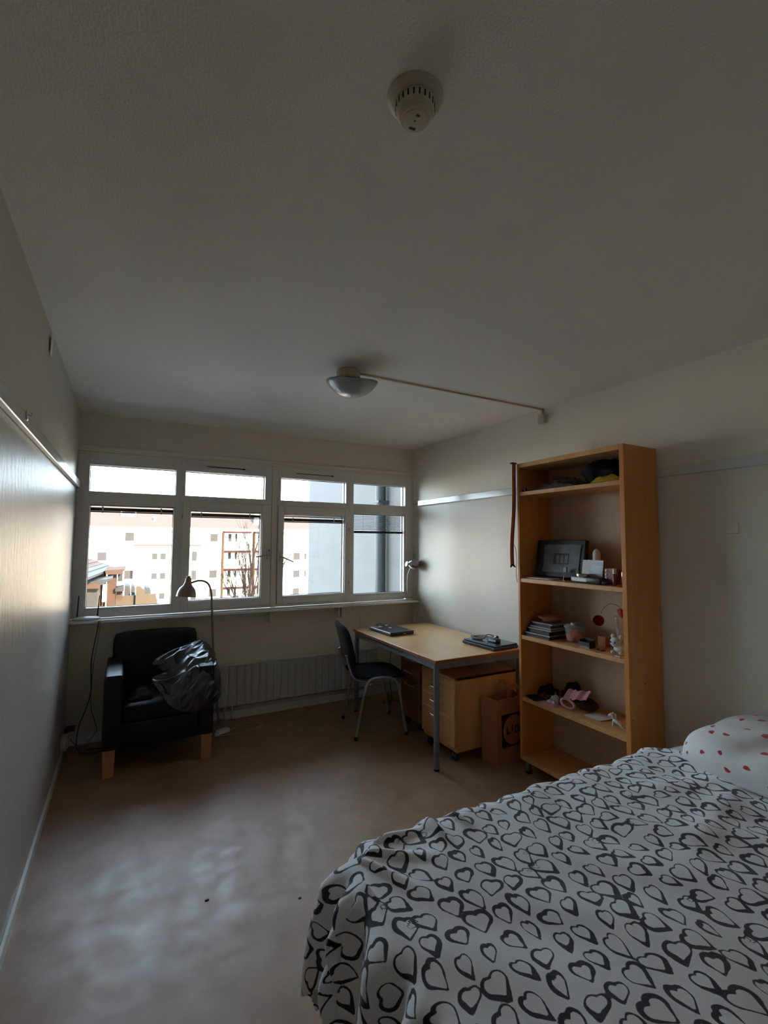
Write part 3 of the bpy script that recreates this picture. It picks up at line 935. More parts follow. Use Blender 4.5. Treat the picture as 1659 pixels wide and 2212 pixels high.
for s_ in (-1, 1):
    full = [(.195, .235 * s_, .0), (.165, .232 * s_, .18), (.133, .228 * s_, .36), (.105, .226 * s_, .425), (.04, .225 * s_, .448), (-.06, .225 * s_, .448), (-.115, .226 * s_, .425), (-.143, .228 * s_, .36), (-.18, .232 * s_, .18), (-.215, .235 * s_, .0)]
    mid = 4
    pf = smooth_path(full, 6)
    half = len(pf) // 2
    B().tube([CM @ Vector(p) for p in pf[:half + 1]], .0110, 12).obj('leg', 'chrome_dim', ch, smooth=60)
    B().tube([CM @ Vector(p) for p in pf[half:]], .0110, 12).obj('leg', 'chrome_dim', ch, smooth=60)
    for q in (full[0], full[-1]):
        B().lathe([(.013, 0), (.0145, .02), (.0135, .025)], CM @ Vector(q), seg=14).obj('foot_cap', 'black_plastic', ch, smooth=40)
sf = B()
for s_ in (-1, 1):
    sf.tube([CM @ Vector(p) for p in smooth_path([(.17, .17 * s_, .425), (.0, .175 * s_, .418), (-.15, .17 * s_, .42), (-.215, .155 * s_, .445), (-.250, .145 * s_, .52), (-.275, .14 * s_, .62)], 6)], .010, 10)
sf.tube([CM @ Vector(p) for p in ((.15, -.225, .405), (.15, .225, .405))], .008, 8).tube([CM @ Vector(p) for p in ((-.10, -.225, .405), (-.10, .225, .405))], .008, 8)
sf.obj('seat_frame', 'chrome_dim', ch, smooth=60)


def seat_fn(top):
    def f(u, v):
        a = u * 2 * math.pi
        ex = .42
        c, s = math.cos(a), math.sin(a)
        px_ = math.copysign(abs(c) ** ex, c) * .225 * v
        py_ = math.copysign(abs(s) ** ex, s) * .225 * v
        z = .478 + (.012 if top else -.028) * (1 - v ** 6) - .03 * max(0, px_ / .225) ** 4 + .006 * math.cos(py_ * 9)
        if not top:
            z -= .004
        return CM @ Vector((px_ + .0, py_, z - .018))
    return f


B().grid(seat_fn(True), 48, 10).grid(lambda u, v: seat_fn(False)(1 - u, v), 48, 10).obj('seat', 'black_fabric', ch, smooth=70)


def back_fn(off):
    def f(u, v):
        a = u * 2 * math.pi
        c, s = math.cos(a), math.sin(a)
        yy = math.copysign(abs(c) ** .38, c) * .215 * v
        zz = math.copysign(abs(s) ** .42, s) * .180 * v
        x = -.252 - .24 * (zz + .02) + .35 * (.212 ** 2 - yy ** 2) * -1 + .02
        x -= .35 * zz ** 2
        x += off * (1 - v ** 8)
        return CM @ Vector((x - .012, yy, .685 + zz))
    return f


B().grid(back_fn(.036), 48, 10).grid(lambda u, v: back_fn(-.004)(1 - u, v), 48, 10).obj('backrest_pad', 'black_fabric', ch, smooth=70)
B().grid(lambda u, v: back_fn(-.020)(u, v), 48, 10).grid(lambda u, v: back_fn(-.006)(1 - u, v), 48, 10).obj('backrest_shell', 'black_plastic', ch, smooth=70)

# ------------------------------------------------------------------ laptops on the desk
l1 = thing('laptop', (2.42, -.575, dz), 'closed dark laptop with stickers on the far end of desk', 'laptop')
L1 = rotz(2.42, -.575, 3)
B().box(2.302, 2.542, -.757, -.393, dz + .004, dz + .020, .003, mx=L1).obj('base', 'laptop_edge', l1)
B().box(2.300, 2.544, -.759, -.391, dz + .021, dz + .030, .003, mx=L1).obj('lid', 'laptop', l1)
for a in ((2.31, 2.36, -.50, -.40), (2.50, 2.54, -.752, -.70)):
    B().box(*a, dz + .030, dz + .0306, mx=L1).obj('sticker', 'sticker_pink', l1, label='pink patterned sticker')
for a in ((2.37, 2.40, -.47, -.44), (2.42, 2.445, -.56, -.53), (2.46, 2.49, -.43, -.405)):
    B().box(*a, dz + .030, dz + .0307, mx=L1 @ rotz((a[0] + a[1]) / 2, (a[2] + a[3]) / 2, 20)).obj('sticker', 'sticker_white', l1, label='white sticker')
B().box(2.43, 2.46, -.760, -.758, dz + .008, dz + .016, mx=L1).obj('port_label', 'sticker_white', l1)
B().box(2.32, 2.34, -.74, -.41, dz, dz + .005, mx=L1).box(2.50, 2.52, -.74, -.41, dz, dz + .005, mx=L1).obj('rubber_feet', 'gasket', l1)
tag(B().tube(smooth_path([(2.40, -.36, dz + .004), (2.38, -.335, dz + .012), (2.44, -.33, dz + .03), (2.52, -.345, dz + .008), (2.56, -.36, dz + .004)]), .0025, 6).obj('thin_cable', 'cord', smooth=60),
    'thin black cable curling behind the stickered laptop', 'cable')
l2 = thing('laptop', (2.83, -1.40, dz), 'thick black laptop lying closed near the bookcase', 'laptop')
L2 = rotz(2.83, -1.40, 3)
B().box(2.705, 2.955, -1.575, -1.225, dz + .003, dz + .024, .004, mx=L2).obj('base', 'laptop_edge', l2)
B().box(2.715, 2.950, -1.570, -1.230, dz + .025, dz + .036, .004, mx=L2).obj('lid', 'laptop', l2)
B().box(2.72, 2.74, -1.56, -1.24, dz, dz + .004, mx=L2).box(2.92, 2.94, -1.56, -1.24, dz, dz + .004, mx=L2).obj('rubber_feet', 'gasket', l2)
ad = thing('laptop_charger', (2.84, -1.42, dz + .04), 'black charger brick with white label on the thick laptop', 'charger')
AM = rotz(2.83, -1.45, 4)
B().box(2.80, 2.845, -1.505, -1.405, dz + .037, dz + .065, .004, 2, mx=AM).obj('brick', 'black_plastic', ad, smooth=40)
B().box(2.7995, 2.8002, -1.495, -1.42, dz + .043, dz + .060, mx=AM).obj('paper_label', 'sticker_white', ad)
B().lathe([(.018, 0), (.019, .02), (.012, .04)], (2.885, -1.40, dz + .045), (-.2, -.9, .5), 20).obj('plug', 'black_plastic', ad, smooth=40)
tag(B().tube(smooth_path([(2.83, -1.40, dz + .05), (2.84, -1.34, dz + .065), (2.80, -1.28, dz + .055), (2.77, -1.25, dz + .052), (2.76, -1.30, dz + .041), (2.80, -1.36, dz + .045), (2.86, -1.34, dz + .07), (2.89, -1.38, dz + .06), (2.87, -1.30, dz + .042), (2.80, -1.245, dz + .042), (2.745, -1.30, dz + .041), (2.78, -1.38, dz + .041)], 6), .003, 6).obj('charger_cable', 'cord', smooth=60),
    'coiled black charger cable heaped on the thick laptop', 'cable')

# ------------------------------------------------------------------ bookcase
bx0, bx1, by0, by1, bz0, bz1 = 2.700, 3.000, -2.640, -1.842, .078, 2.055
bc = thing('bookcase', (2.85, -2.24, 0), 'tall birch bookcase with five open compartments against the right wall', 'bookcase')
TH = .028
B().box(bx0, bx1, by0, by0 + TH, bz0, bz1, .002).obj('side_panel', 'birch_shaded', bc)
B().box(bx0, bx1, by1 - TH + .008, by1, bz0, bz1, .002).obj('side_panel', 'birch_shaded', bc)
B().box(bx0, bx1, by0 + TH, by1 - TH + .008, bz1 - .030, bz1, .0015).obj('top_panel', 'birch', bc)
B().box(bx0, bx1, by0 + TH, by1 - TH + .008, bz0, bz0 + .026, .0015).obj('bottom_panel', 'birch', bc)
B().box(bx1 - .008, bx1 - .002, by0 + TH, by1 - TH + .008, bz0 + .026, bz1 - .03).obj('back_panel', 'birch_back', bc)
SH = dict(A=1.858, B=1.272, C=.893, D=.487)
for k in SH:
    B().box(bx0 + .004, bx1 - .008, by0 + TH, by1 - TH + .008, SH[k] - .026, SH[k], .0015).obj('shelf', 'birch', bc)
for x, y in ((bx0 + .03, by1 - .045), (bx0 + .03, by0 + .045), (bx1 - .04, by1 - .045), (bx1 - .04, by0 + .045)):
    lg = B().box(x - .014, x + .014, y - .014, y + .014, .012, bz0, .002).obj('leg', 'chrome_dim', bc)
    B().lathe([(.022, 0), (.022, .01), (.012, .014)], (x, y, 0), seg=20).obj('foot', 'black_plastic', lg, smooth=40)
for x, z in ((2.835, .752), (2.72, .58)):
    B().lathe([(.004, 0), (.003, .001)], (x, by0, z), (0, -1, 0), 12).obj('screw_hole', 'slot', bc)

# lanyard hanging from the top left corner
ly = thing('lanyard', (2.69, -1.84, 1.7), 'orange and blue lanyard hanging off the bookcase top corner', 'lanyard')
for nm, x0_, x1_, yy in (('ribbon_orange', 2.662, 2.684, -1.836), ('ribbon_blue', 2.680, 2.703, -1.828)):
    B().grid(lambda u, v: (x0_ + (x1_ - x0_) * u + .006 * math.sin(v * 6) - .022 * v, yy + .003 * math.sin(v * 9) - .001, 2.062 - .70 * v), 2, 30, .001).obj('ribbon', nm, ly, smooth=60)
B().box(2.655, 2.700, -1.845, -1.822, 2.054, 2.064, .002).obj('loop', 'book_black', ly)
B().tube(smooth_path([(2.640, -1.835, 1.345), (2.660, -1.83, 1.362), (2.69, -1.828, 1.345)], 5), [.004 + .004 * math.sin(i / 10 * math.pi) for i in range(11)], 8).obj('clip', 'book_black', ly, smooth=60)
(B().tube(smooth_path([(2.672, -1.80 - .035, 1.50), (2.690, -1.836, 1.46), (2.694, -1.836, 1.40), (2.690, -1.836, 1.30), (2.697, -1.838, 1.24)]), .0018, 6).obj('cord', 'cord', ly, smooth=60))

# --- top compartment
zA = SH['A']


def sheetfn(x0, x1, y0, y1, z0, h, seed, fr=5., back=0.):
    def f(u, v):
        e = math.sin(u * math.pi) ** .5 * math.sin(v * math.pi) ** .5
        n = noise.noise(Vector((u * fr, v * fr, seed))) * .4 + .35 * abs(noise.noise(Vector((u * fr * 2, v * fr * 2, seed + 5))))
        return Vector((x0 + (x1 - x0) * u + .01 * noise.noise(Vector((v * 4, seed, 1))), y0 + (y1 - y0) * v + .01 * noise.noise(Vector((u * 4, seed, 2))), z0 + .003 + max(0, e * h * (.7 + n)) + back * u))
    return f


tag(B().grid(sheetfn(2.735, 2.955, -2.29, -1.93, zA, .085, 2.2, 5), 34, 34, .001).obj('grey_plastic_bag', 'bag_grey', smooth=75), 'crumpled clear-grey plastic bag on the top shelf', 'plastic bag')
bb = B().blob((2.835, -2.42, zA + .078), (.085, .14, .076), 4, .35, 5, 3, flat=zA + .002).blob((2.86, -2.51, zA + .06), (.075, .07, .06), 3, .3, 6, 9, flat=zA + .002)
tag(bb.obj('black_bag', 'black_soft', smooth=80), 'soft black bag bundled in the right of the top shelf', 'bag')
tag(B().grid(sheetfn(2.712, 2.765, -2.595, -2.42, zA, .042, 7.7, 4), 22, 26, .001).obj('yellow_plastic_bag', 'yellow', smooth=75), 'yellow plastic bag in front of the black bag', 'plastic bag')
tag(B().grid(sheetfn(2.775, 2.80, -2.605, -2.555, zA, .085, 3.1, 4), 12, 12, .001).obj('red_plastic_wrapper', 'red_foil', smooth=75), 'red wrapper squeezed against right side of top shelf', 'wrapper')
cp = B()
for i, (x, y) in enumerate(((2.715, -1.875), (2.722, -1.90), (2.73, -1.888))):
    cp.box(x - .009, x + .009, y - .009, y + .009, zA + .001, zA + .017 + .004 * i, .003)
tag(cp.obj('bead_trinket', 'crystal'), 'small cluster of clear cubes at left end of top shelf', 'trinket')

# --- second compartment
zB = SH['B']
tt = thing('picture_box', (2.90, -2.0, zB), 'black box with worn grey panel leaning on the back', 'box')
TM = Matrix.Translation((2.835, -2.075, zB + .014)) @ Matrix.Rotation(math.radians(3), 4, 'Z') @ Matrix.Rotation(math.radians(10), 4, 'Y')
B().box(-.018, .018, -.185, .190, 0, .245, .004, mx=TM).obj('case', 'book_black', tt)
B().box(-.023, -.017, -.155, .120, .030, .215, .002, mx=TM).obj('grey_panel', 'tablet_grey', tt)
for y, z in ((-.148, .03), (.112, .03), (-.148, .192), (.112, .192)):
    B().box(-.026, -.019, y - .012, y + .012, z, z + .022, .003, mx=TM).obj('corner_pad', 'tablet_grey', tt)
B().box(-.0245, -.021, -.075, .040, .085, .155, .001, mx=TM).obj('center_window', 'tablet_dark', tt)
for y in (-.060, -.028, .006):
    B().box(-.0262, -.024, y - .012, y + .014, .090, .145, .0015, mx=TM).obj('window_bar', 'tablet_grey', tt)
for k, (a, c) in enumerate(((0, 2.5), (6, -3), (-5, 1))):
    B_ = B().box(2.735, 2.925, -2.09 + .0 * k, -1.885, zB + .001 + k * .0025, zB + .003 + k * .0025, mx=rotz(2.83, -1.98, a))
    tag(B_.obj('paper_leaflet', 'card' if k != 1 else 'sticker_white'), ['folded leaflet at the bottom of the flat pile', 'leaflet in the middle of the flat pile', 'uppermost leaflet of the flat pile'][k] + ' under the black box', 'leaflet', 'leaflets on the second shelf')
tag(B().lathe([(.024, 0), (.025, .004), (.025, .13), (.023, .145), (.023, .175), (.016, .195), (.004, .203)], (2.89, -2.315, zB + .001), seg=28).obj('roll_on_bottle', 'plastic_white', smooth=40), 'white round-capped bottle standing behind the blue card', 'bottle')
CMx = Matrix.Translation((2.815, -2.335, zB + .0375)) @ Matrix.Rotation(math.radians(-4), 4, 'Z') @ Matrix.Rotation(math.radians(8), 4, 'Y')
ca = thing('printed_card', (2.815, -2.335, zB + .0375), 'pale blue printed card standing before the white bottle', 'card')
B().box(-.001, .001, -.076, .076, 0, .100, mx=CMx).obj('card_sheet', 'card', ca)
B().box(-.0016, -.001, -.070, .020, .008, .060, mx=CMx).obj('blue_print', 'blue_card', ca)
B().box(-.0016, -.001, -.070, -.030, .066, .092, mx=CMx).obj('blue_print', 'blue_card', ca)
bxr = thing('black_device', (2.83, -2.29, zB), 'flat black device with white label strip on the second shelf', 'device')
BM_ = rotz(2.80, -2.34, -6)
B().box(2.745, 2.850, -2.455, -2.235, zB + .001, zB + .036, .005, 2, mx=BM_).obj('case', 'black_plastic', bxr, smooth=40)
B().box(2.7435, 2.7452, -2.36, -2.25, zB + .010, zB + .028, mx=BM_).obj('label_strip', 'sticker_white', bxr)
tag(B().lathe([(.036, 0), (.042, .004), (.043, .018), (.040, .020), (.0, .014)], (2.768, -2.315, zB + .0365), seg=32).obj('silver_dish', 'silver', smooth=40), 'round silver dish on top of the black device', 'dish')
cb = thing('usb_cable', (2.76, -2.17, zB), 'short pale cable with grey plug beside the black device', 'cable')
B().tube(smooth_path([(2.80, -2.155, zB + .06), (2.775, -2.165, zB + .03), (2.755, -2.175, zB + .006), (2.745, -2.20, zB + .004)]), .003, 8).obj('wire', 'cord_white', cb, smooth=60)
B().box(2.79, 2.805, -2.17, -2.145, zB + .055, zB + .085, .003).obj('plug', 'tub_lid', cb)
tag(B().box(2.865, 2.885, -2.475, -2.395, zB + .001, zB + .085, .002).obj('plum_box', 'lip_red'), 'dull plum box at back between card and pink strip', 'box')
pk = thing('pink_blister_pack', (2.86, -2.42, zB), 'upright pink pack with row of white pads', 'pack')
B().box(2.792, 2.802, -2.500, -2.440, zB + .001, zB + .095, .002).obj('backing', 'sticker_pink', pk)
for k in range(4):
    B().blob((2.790, -2.452, zB + .017 + k * .021), (.004, .008, .009), 2).obj('pad', 'plastic_white', pk, smooth=80)
for i, (x, y, h, c, cap) in enumerate(((2.765, -2.522, .095, 'lip_red', 'plastic_white'), (2.80, -2.552, .075, 'lip_red', 'silver'), (2.785, -2.575, .062, 'pink', 'silver'))):
    t = thing('lipstick', (x, y, zB), ['dark red tube with white top, front of the lipsticks', 'dark red tube with silver rim behind the white-topped one', 'short pink tube by the bookcase side panel'][i], 'lipstick', 'lipsticks on the second shelf')
    B().lathe([(.010, 0), (.0105, .004), (.0105, h * .68), (.0095, h * .7)], (x, y, zB + .001), seg=20).obj('tube', c, t, smooth=40)
    B().lathe([(.0098, 0), (.0098, h * .3), (.007, h * .32)], (x, y, zB + .001 + h * .7), seg=20).obj('cap', cap, t, smooth=40)
pg_ = B().blob((2.745, -2.475, zB + .012), (.018, .02, .011), 2, .3, 5, 4)
tag(pg_.obj('black_plug', 'black_plastic', smooth=80), 'small black plug lying in front of the pink pack', 'plug')

# --- third compartment
zC = SH['C']
z = zC + .001
bk_spec = [(2.72, 2.90, -2.085, -1.865, .014, 'book_plum', 0, 'plum notebook at the bottom of the stack'),
           (2.725, 2.905, -2.08, -1.87, .012, 'book_black', 2, 'thin black notebook second from bottom of the stack'),
           (2.735, 2.90, -2.078, -1.875, .018, 'book_plum', -2, 'thick plum notebook third from bottom of the stack'),
           (2.74, 2.905, -2.075, -1.885, .012, 'book_black', 3, 'black notebook in the middle of the stack'),
           (2.75, 2.91, -2.07, -1.89, .010, 'book_silver', 1, 'pale notebook below the black one near the stack top'),
           (2.755, 2.91, -2.075, -1.90, .014, 'book_black', -3, 'black notebook second from top of the stack'),
           (2.76, 2.905, -2.07, -1.90, .010, 'book_silver', 2, 'pale blue notebook on top of the stack')]
for x0, x1, y0, y1, h, c, a, lb in bk_spec:
    t = thing('notebook', ((x0 + x1) / 2, (y0 + y1) / 2, z), lb, 'notebook', 'notebooks stacked on the third shelf')
    R = rotz((x0 + x1) / 2, (y0 + y1) / 2, a)
    B().box(x0, x1, y0, y1, z, z + .0018, mx=R).box(x0, x1, y0, y1, z + h - .0018, z + h, mx=R).box(x1 - .002, x1, y0, y1, z, z + h, mx=R).obj('cover', c, t)
    B().box(x0 + .003, x1 - .002, y0 + .003, y1 - .003, z + .0018, z + h - .0018, mx=R).obj('pages', 'paper' if c != 'book_plum' and h != .014 else 'book_plum', t)
    z += h + .0005
tag(B().blob((2.83, -1.985, z + .022), (.062, .075, .028), 3, .3, 5, 6, flat=z).blob((2.85, -2.02, z + .03), (.035, .045, .028), 3, .3, 6, 2, flat=z).obj('leather_pouch', 'tan_pouch', smooth=80), 'tan brown pouch lying on the notebook stack', 'pouch')
tub = thing('storage_tub', (2.84, -2.185, zC), 'clear round tub with grey lid holding orange pieces', 'tub')
B().lathe([(.053, .001), (.057, .004), (.064, .085), (.066, .090), (.063, .090), (.054, .006)], (2.84, -2.19, zC), seg=36).obj('wall', 'tub', tub, smooth=50)
B().lathe([(.068, .0905), (.069, .098), (.060, .104), (.03, .105), (.028, .118), (.0, .119)], (2.84, -2.19, zC), seg=36).obj('lid', 'tub_lid', tub, smooth=40)
random.seed(8)
for k, (x, y, zz) in enumerate(((2.815, -2.172, .027), (2.848, -2.205, .029), (2.818, -2.205, .066), (2.85, -2.168, .066))):
    b2 = B().box(x - .021, x + .021, y - .019, y + .019, zC + zz - .020, zC + zz + .020, .007, 2, mx=Matrix.Translation((x, y, zC + zz)) @ Matrix.Rotation(k * .7, 4, (1, .4, .3)) @ Matrix.Translation((-x, -y, -zC - zz)))
    tag(b2.obj('orange_piece', 'orange', smooth=60), ['lower left orange piece inside the clear tub', 'lower right orange piece inside the clear tub', 'upper left orange piece inside the clear tub', 'upper right orange piece inside the clear tub'][k], 'toy', 'orange pieces inside the clear tub')
bx_ = thing('small_box', (2.765, -2.325, zC), 'little open box with dark inside and silver front', 'box')
B().box(2.745, 2.795, -2.362, -2.295, zC + .001, zC + .004).box(2.793, 2.796, -2.362, -2.295, zC + .001, zC + .05).box(2.745, 2.796, -2.364, -2.361, zC + .001, zC + .045).box(2.745, 2.796, -2.296, -2.293, zC + .001, zC + .045).obj('body', 'book_black', bx_)
B().box(2.741, 2.745, -2.364, -2.293, zC + .001, zC + .034, .001).obj('front', 'silver', bx_)
tag(B().box(2.86, 2.93, -2.385, -2.33, zC + .001, zC + .06, .003).obj('cardboard_box', 'kraft'), 'small brown carton behind the silver-fronted box', 'box')
# rose on bent stem
rs = thing('rose', (2.86, -2.43, zC), 'single red artificial rose drooping on a curved stem', 'flower')
stem = smooth_path([(2.885, -2.495, zC + .004), (2.89, -2.50, zC + .12), (2.88, -2.505, zC + .21), (2.83, -2.495, zC + .258), (2.80, -2.465, zC + .270), (2.77, -2.445, zC + .245), (2.755, -2.437, zC + .215)], 8)
B().tube(stem, .0016, 6).obj('stem', 'tan_pouch', rs, smooth=60)
hc = Vector((2.745, -2.432, zC + .178))
rb = B().blob(hc, (.014, .014, .015), 2)
for layer, (n, r, tl) in enumerate(((3, .014, .7), (5, .021, .35), (6, .027, .05))):
    for k in range(n):
        a = k * 2 * math.pi / n + layer * .5

        def petal(u, v, a=a, r=r, tl=tl):
            an = a + (u - .5) * 1.5
            rr = r * (.55 + .6 * math.sin(v * 1.9))
            p = Vector((math.cos(an) * rr, math.sin(an) * rr, -.022 + .042 * v))
            q = Vector((0, 0, 1)).rotation_difference(Vector((-.85, -.35, -.1)).normalized())
            return hc + q @ p
        rb.grid(petal, 5, 5, .0008)
rb.obj('bloom', 'red', rs, smooth=80)
for k, f_ in enumerate((.45, .62)):
    i = int(len(stem) * f_ * .5)
    p = stem[i]
    B().grid(lambda u, v: p + Vector((-.02 * v + .0, .014 * (u - .5) * math.sin(v * 3.1) + .012 * v, .02 * v)), 4, 6, .0008).obj('leaf', 'tan_pouch', rs, smooth=80)
bq = thing('wrapped_bouquet', (2.87, -2.51, zC), 'slim clear-wrapped stick with red heart by bookcase side', 'gift')
B().lathe([(.008, 0), (.012, .02), (.018, .10), (.030, .17), (.034, .20)], (2.825, -2.50, zC + .002), (.0, -.06, 1), 20, caps=False).obj('wrap', 'wrap', bq, smooth=60)


def heart_xy(n=40, s=1.):
    pts = []
    for k in range(n):
        t = k * 2 * math.pi / n
        pts.append((s * 16 * math.sin(t) ** 3 / 17, s * (13 * math.cos(t) - 5 * math.cos(2 * t) - 2 * math.cos(3 * t) - math.cos(4 * t)) / 17))
    return pts


HM = Matrix.Translation((2.825, -2.525, zC + .222)) @ Matrix.Rotation(math.radians(-90), 4, 'Z') @ Matrix.Rotation(math.radians(90), 4, 'X')
B().prism(heart_xy(36, .036), -.008, .008, mx=HM, bev=.004).obj('heart', 'red_foil', bq, smooth=60)
B().blob((2.83, -2.485, zC + .165), (.008, .008, .014), 2).obj('bud', 'pink', bq, smooth=80)
pl = thing('plush_toy', (2.77, -2.53, zC), 'white plush animal with black eyes at the right end of third shelf', 'plush toy')
B().blob((2.78, -2.535, zC + .032), (.030, .034, .031), 3, .1, 5, 1, flat=zC + .002).obj('body', 'plush', pl, smooth=80)
B().blob((2.758, -2.523, zC + .068), (.026, .030, .026), 3, .06, 5, 2).obj('head', 'plush', pl, smooth=80)
B().blob((2.77, -2.498, zC + .095), (.010, .011, .016), 2, .1, 5, 3).obj('ear', 'plush', pl, smooth=80)
B().blob((2.77, -2.548, zC + .095), (.010, .011, .016), 2, .1, 5, 4).obj('ear', 'plush', pl, smooth=80)
for y in (-2.511, -2.536):
    B().blob((2.733, y, zC + .070), (.003, .005, .005), 2).obj('eye', 'slot', pl, smooth=80)
for y in (-2.51, -2.56):
    B().blob((2.752, y, zC + .014), (.014, .012, .012), 2, .05, 4, 4).obj('paw', 'plush', pl, smooth=80)
tk = B().tube([(2.755, -2.43, zC + .004), (2.762, -2.452, zC + .007)], .004, 8).blob((2.752, -2.415, zC + .008), (.008, .008, .006), 2)
tag(tk.obj('hair_clip', 'kraft_in', smooth=60), 'tiny dark clip lying before the rose stem', 'clip')
tag(B().box(2.712, 2.722, -2.580, -2.548, zC + .0005, zC + .006, .001).obj('small_tag', 'sticker_white'), 'small silver-white tag at shelf edge under the plush toy', 'tag')

# --- fourth compartment
zD = SH['D']
tag(B().box(2.712, 2.80, -1.99, -1.88, zD + .0005, zD + .012, .005, 2, mx=rotz(2.755, -1.93, -18)).obj('black_wallet', 'black_plastic', smooth=40), 'flat black wallet at left front of the fourth shelf', 'wallet')
hb = B()
random.seed(3)
for k in range(3):
    c = Vector((2.84 + .01 * k, -1.925 - .028 * k, zD + .035 + .022 * (k % 2)))
    pts = [c + Vector((.028 * math.cos(a), .034 * math.sin(a), .016 * math.sin(2 * a + k))) for a in [i * 2 * math.pi / 18 for i in range(19)]]
    hb.tube(pts, .010, 8, caps=False)
tag(hb.obj('black_straps', 'black_soft', smooth=80), 'tangle of black straps near back left of fourth shelf', 'straps')
tag(B().blob((2.92, -2.10, zD + .065), (.045, .055, .060), 3, .35, 4, 5, flat=zD + .001).blob((2.925, -2.07, zD + .03), (.045, .07, .028), 3, .3, 5, 2, flat=zD + .001).obj('black_pouch', 'black_soft', smooth=80), 'rounded black soft pouch behind the pink pouch', 'pouch')
tag(B().tube(smooth_path([(2.78, -1.97, zD + .006), (2.79, -2.0, zD + .045), (2.80, -2.03, zD + .006)], 6), .006, 8).blob((2.79, -2.01, zD + .012), (.014, .018, .009), 2, .2, 4, 1).obj('bronze_clip', 'kraft_in', smooth=70), 'small dark bronze hair claw between wallet and clear packet', 'hair claw')
tag(B().grid(sheetfn(2.75, 2.84, -2.10, -2.02, zD, .045, 5.5, 4), 18, 18, .001).obj('tissue_packet', 'tissue', smooth=75), 'translucent packet standing left of the pink pouch', 'packet')
tag(B().grid(sheetfn(2.71, 2.77, -2.12, -1.99, zD, .010, 8.5, 4), 18, 18, .001).obj('pink_cloth', 'pink', smooth=75), 'flat pink cloth at front edge under the clear packet', 'cloth')
pp = thing('eye_mask_pouch', (2.82, -2.2, zD), 'open pink pouch with dark maroon body on the fourth shelf', 'pouch')
B().blob((2.86, -2.245, zD + .038), (.060, .072, .036), 3, .15, 4, 3, flat=zD + .001).obj('body', 'maroon', pp, smooth=80)


def flap(u, v):
    a = (u - .5)
    return Vector((2.785 + .05 * v + .01 * math.sin(u * 9), -2.19 + .165 * -a - .02, zD + .055 + .045 * v + .030 * u + .004 * math.sin(u * 22)))


B().grid(flap, 30, 8, .004).obj('flap', 'pink', pp, smooth=80)
pts = [Vector((2.785 + .012 * math.cos(a), -2.165 + .048 * math.sin(a), zD + .030 + .020 * math.cos(a) + .008 * math.sin(a))) for a in [i * 2 * math.pi / 24 for i in range(25)]]
B().tube(pts, .008, 8, caps=False).obj('band', 'pink', pp, smooth=80)
tag(B().grid(lambda u, v: Vector((2.775 + .105 * u, -2.40 + .11 * v - .03 * u, zD + .0015 + .006 * u + .012 * abs(v - .5) ** 2)), 6, 8, .001).obj('paper_card', 'card', smooth=60), 'thin white card lying flat right of the pink pouch', 'card')
tag(B().tube(smooth_path([(2.93, -2.44, zD + .002), (2.92, -2.47, zD + .03), (2.93, -2.50, zD + .004), (2.91, -2.56, zD + .02), (2.94, -2.50, zD + .11), (2.95, -2.49, zD + .135), (2.945, -2.48, zD + .11), (2.93, -2.47, zD + .02)], 8), .0012, 6).obj('clear_wire', 'wrap', smooth=60), 'loose clear wire curling at back right of fourth shelf', 'wire')
dg = thing('toy_figurine', (2.79, -2.5, zD), 'tiny pale toy horse leaning at right of fourth shelf', 'figurine')
DMx = Matrix.Translation((2.775, -2.505, zD + .005)) @ Matrix.Rotation(math.radians(-78), 4, 'Z')


def dv(x, y, z_):
    return DMx @ Vector((x, y, z_))


fb = B()
fb.tube([dv(-.018, 0, .036), dv(-.008, 0, .034), dv(.012, 0, .026), (dv(.026, 0, .018))], [.009, .012, .012, .009], 12)
fb.tube([dv(-.012, 0, .038), dv(-.022, 0, .052), dv(-.026, 0, .060)], [.009, .008, .008], 12)
fb.tube([dv(-.024, 0, .062), dv(-.036, 0, .055), dv(-.042, 0, .050)], [.010, .008, .006], 12)
for s_ in (-1, 1):
    fb.tube([dv(-.014, s_ * .006, .030), dv(-.016, s_ * .008, .014), dv(-.017, s_ * .008, .001)], [.006, .0045, .005], 8)
    fb.tube([dv(.022, s_ * .006, .018), dv(.032, s_ * .009, .010), dv(.042, s_ * .010, .003)], [.007, .005, .005], 8)
    fb.tube([dv(-.020, s_ * .005, .068), dv(-.018, s_ * .007, .078)], [.004, .001], 6)
fb.obj('body', 'figurine', dg, smooth=80)
B().grid(lambda u, v: dv(-.014 + .012 * v, .004 * math.sin(u * 3), .070 - .030 * u), 4, 3, .002).obj('mane', 'plush', dg, smooth=80)
for s_ in (-1, 1):
    B().blob(dv(-.030, s_ * .008, .062), (.0016, .0016, .0016), 1).obj('eye', 'slot', dg)

# ------------------------------------------------------------------ paper bag
pb = thing('paper_bag', (2.75, -1.66, 0), 'brown paper carrier bag with round print between pedestal and bookcase', 'bag')
PB = rotz(2.61, -1.73, 3)


def bagwall(u, v):
    # perimeter, slightly narrower foot to mouth folds
    per = [(2.605, -1.735), (2.90, -1.735), (2.90, -1.61), (2.575, -1.61)]
    s_ = u * 4
    i = int(min(s_, 3.9999))
    f = s_ - i
    a, c = per[i], per[(i + 1) % 4]
    x, y = a[0] + (c[0] - a[0]) * f, a[1] + (c[1] - a[1]) * f
    if i == 3:
        x += .018 * math.sin(f * math.pi) * v
    if i == 1:
        x -= .018 * math.sin(f * math.pi) * v
    n = noise.noise(Vector((x * 7, y * 7, v * 3))) * .006 * v
    return PB @ Vector((x + n, y + n * .7 + .008 * v, .001 + .432 * v + .004 * math.sin(u * 25)))


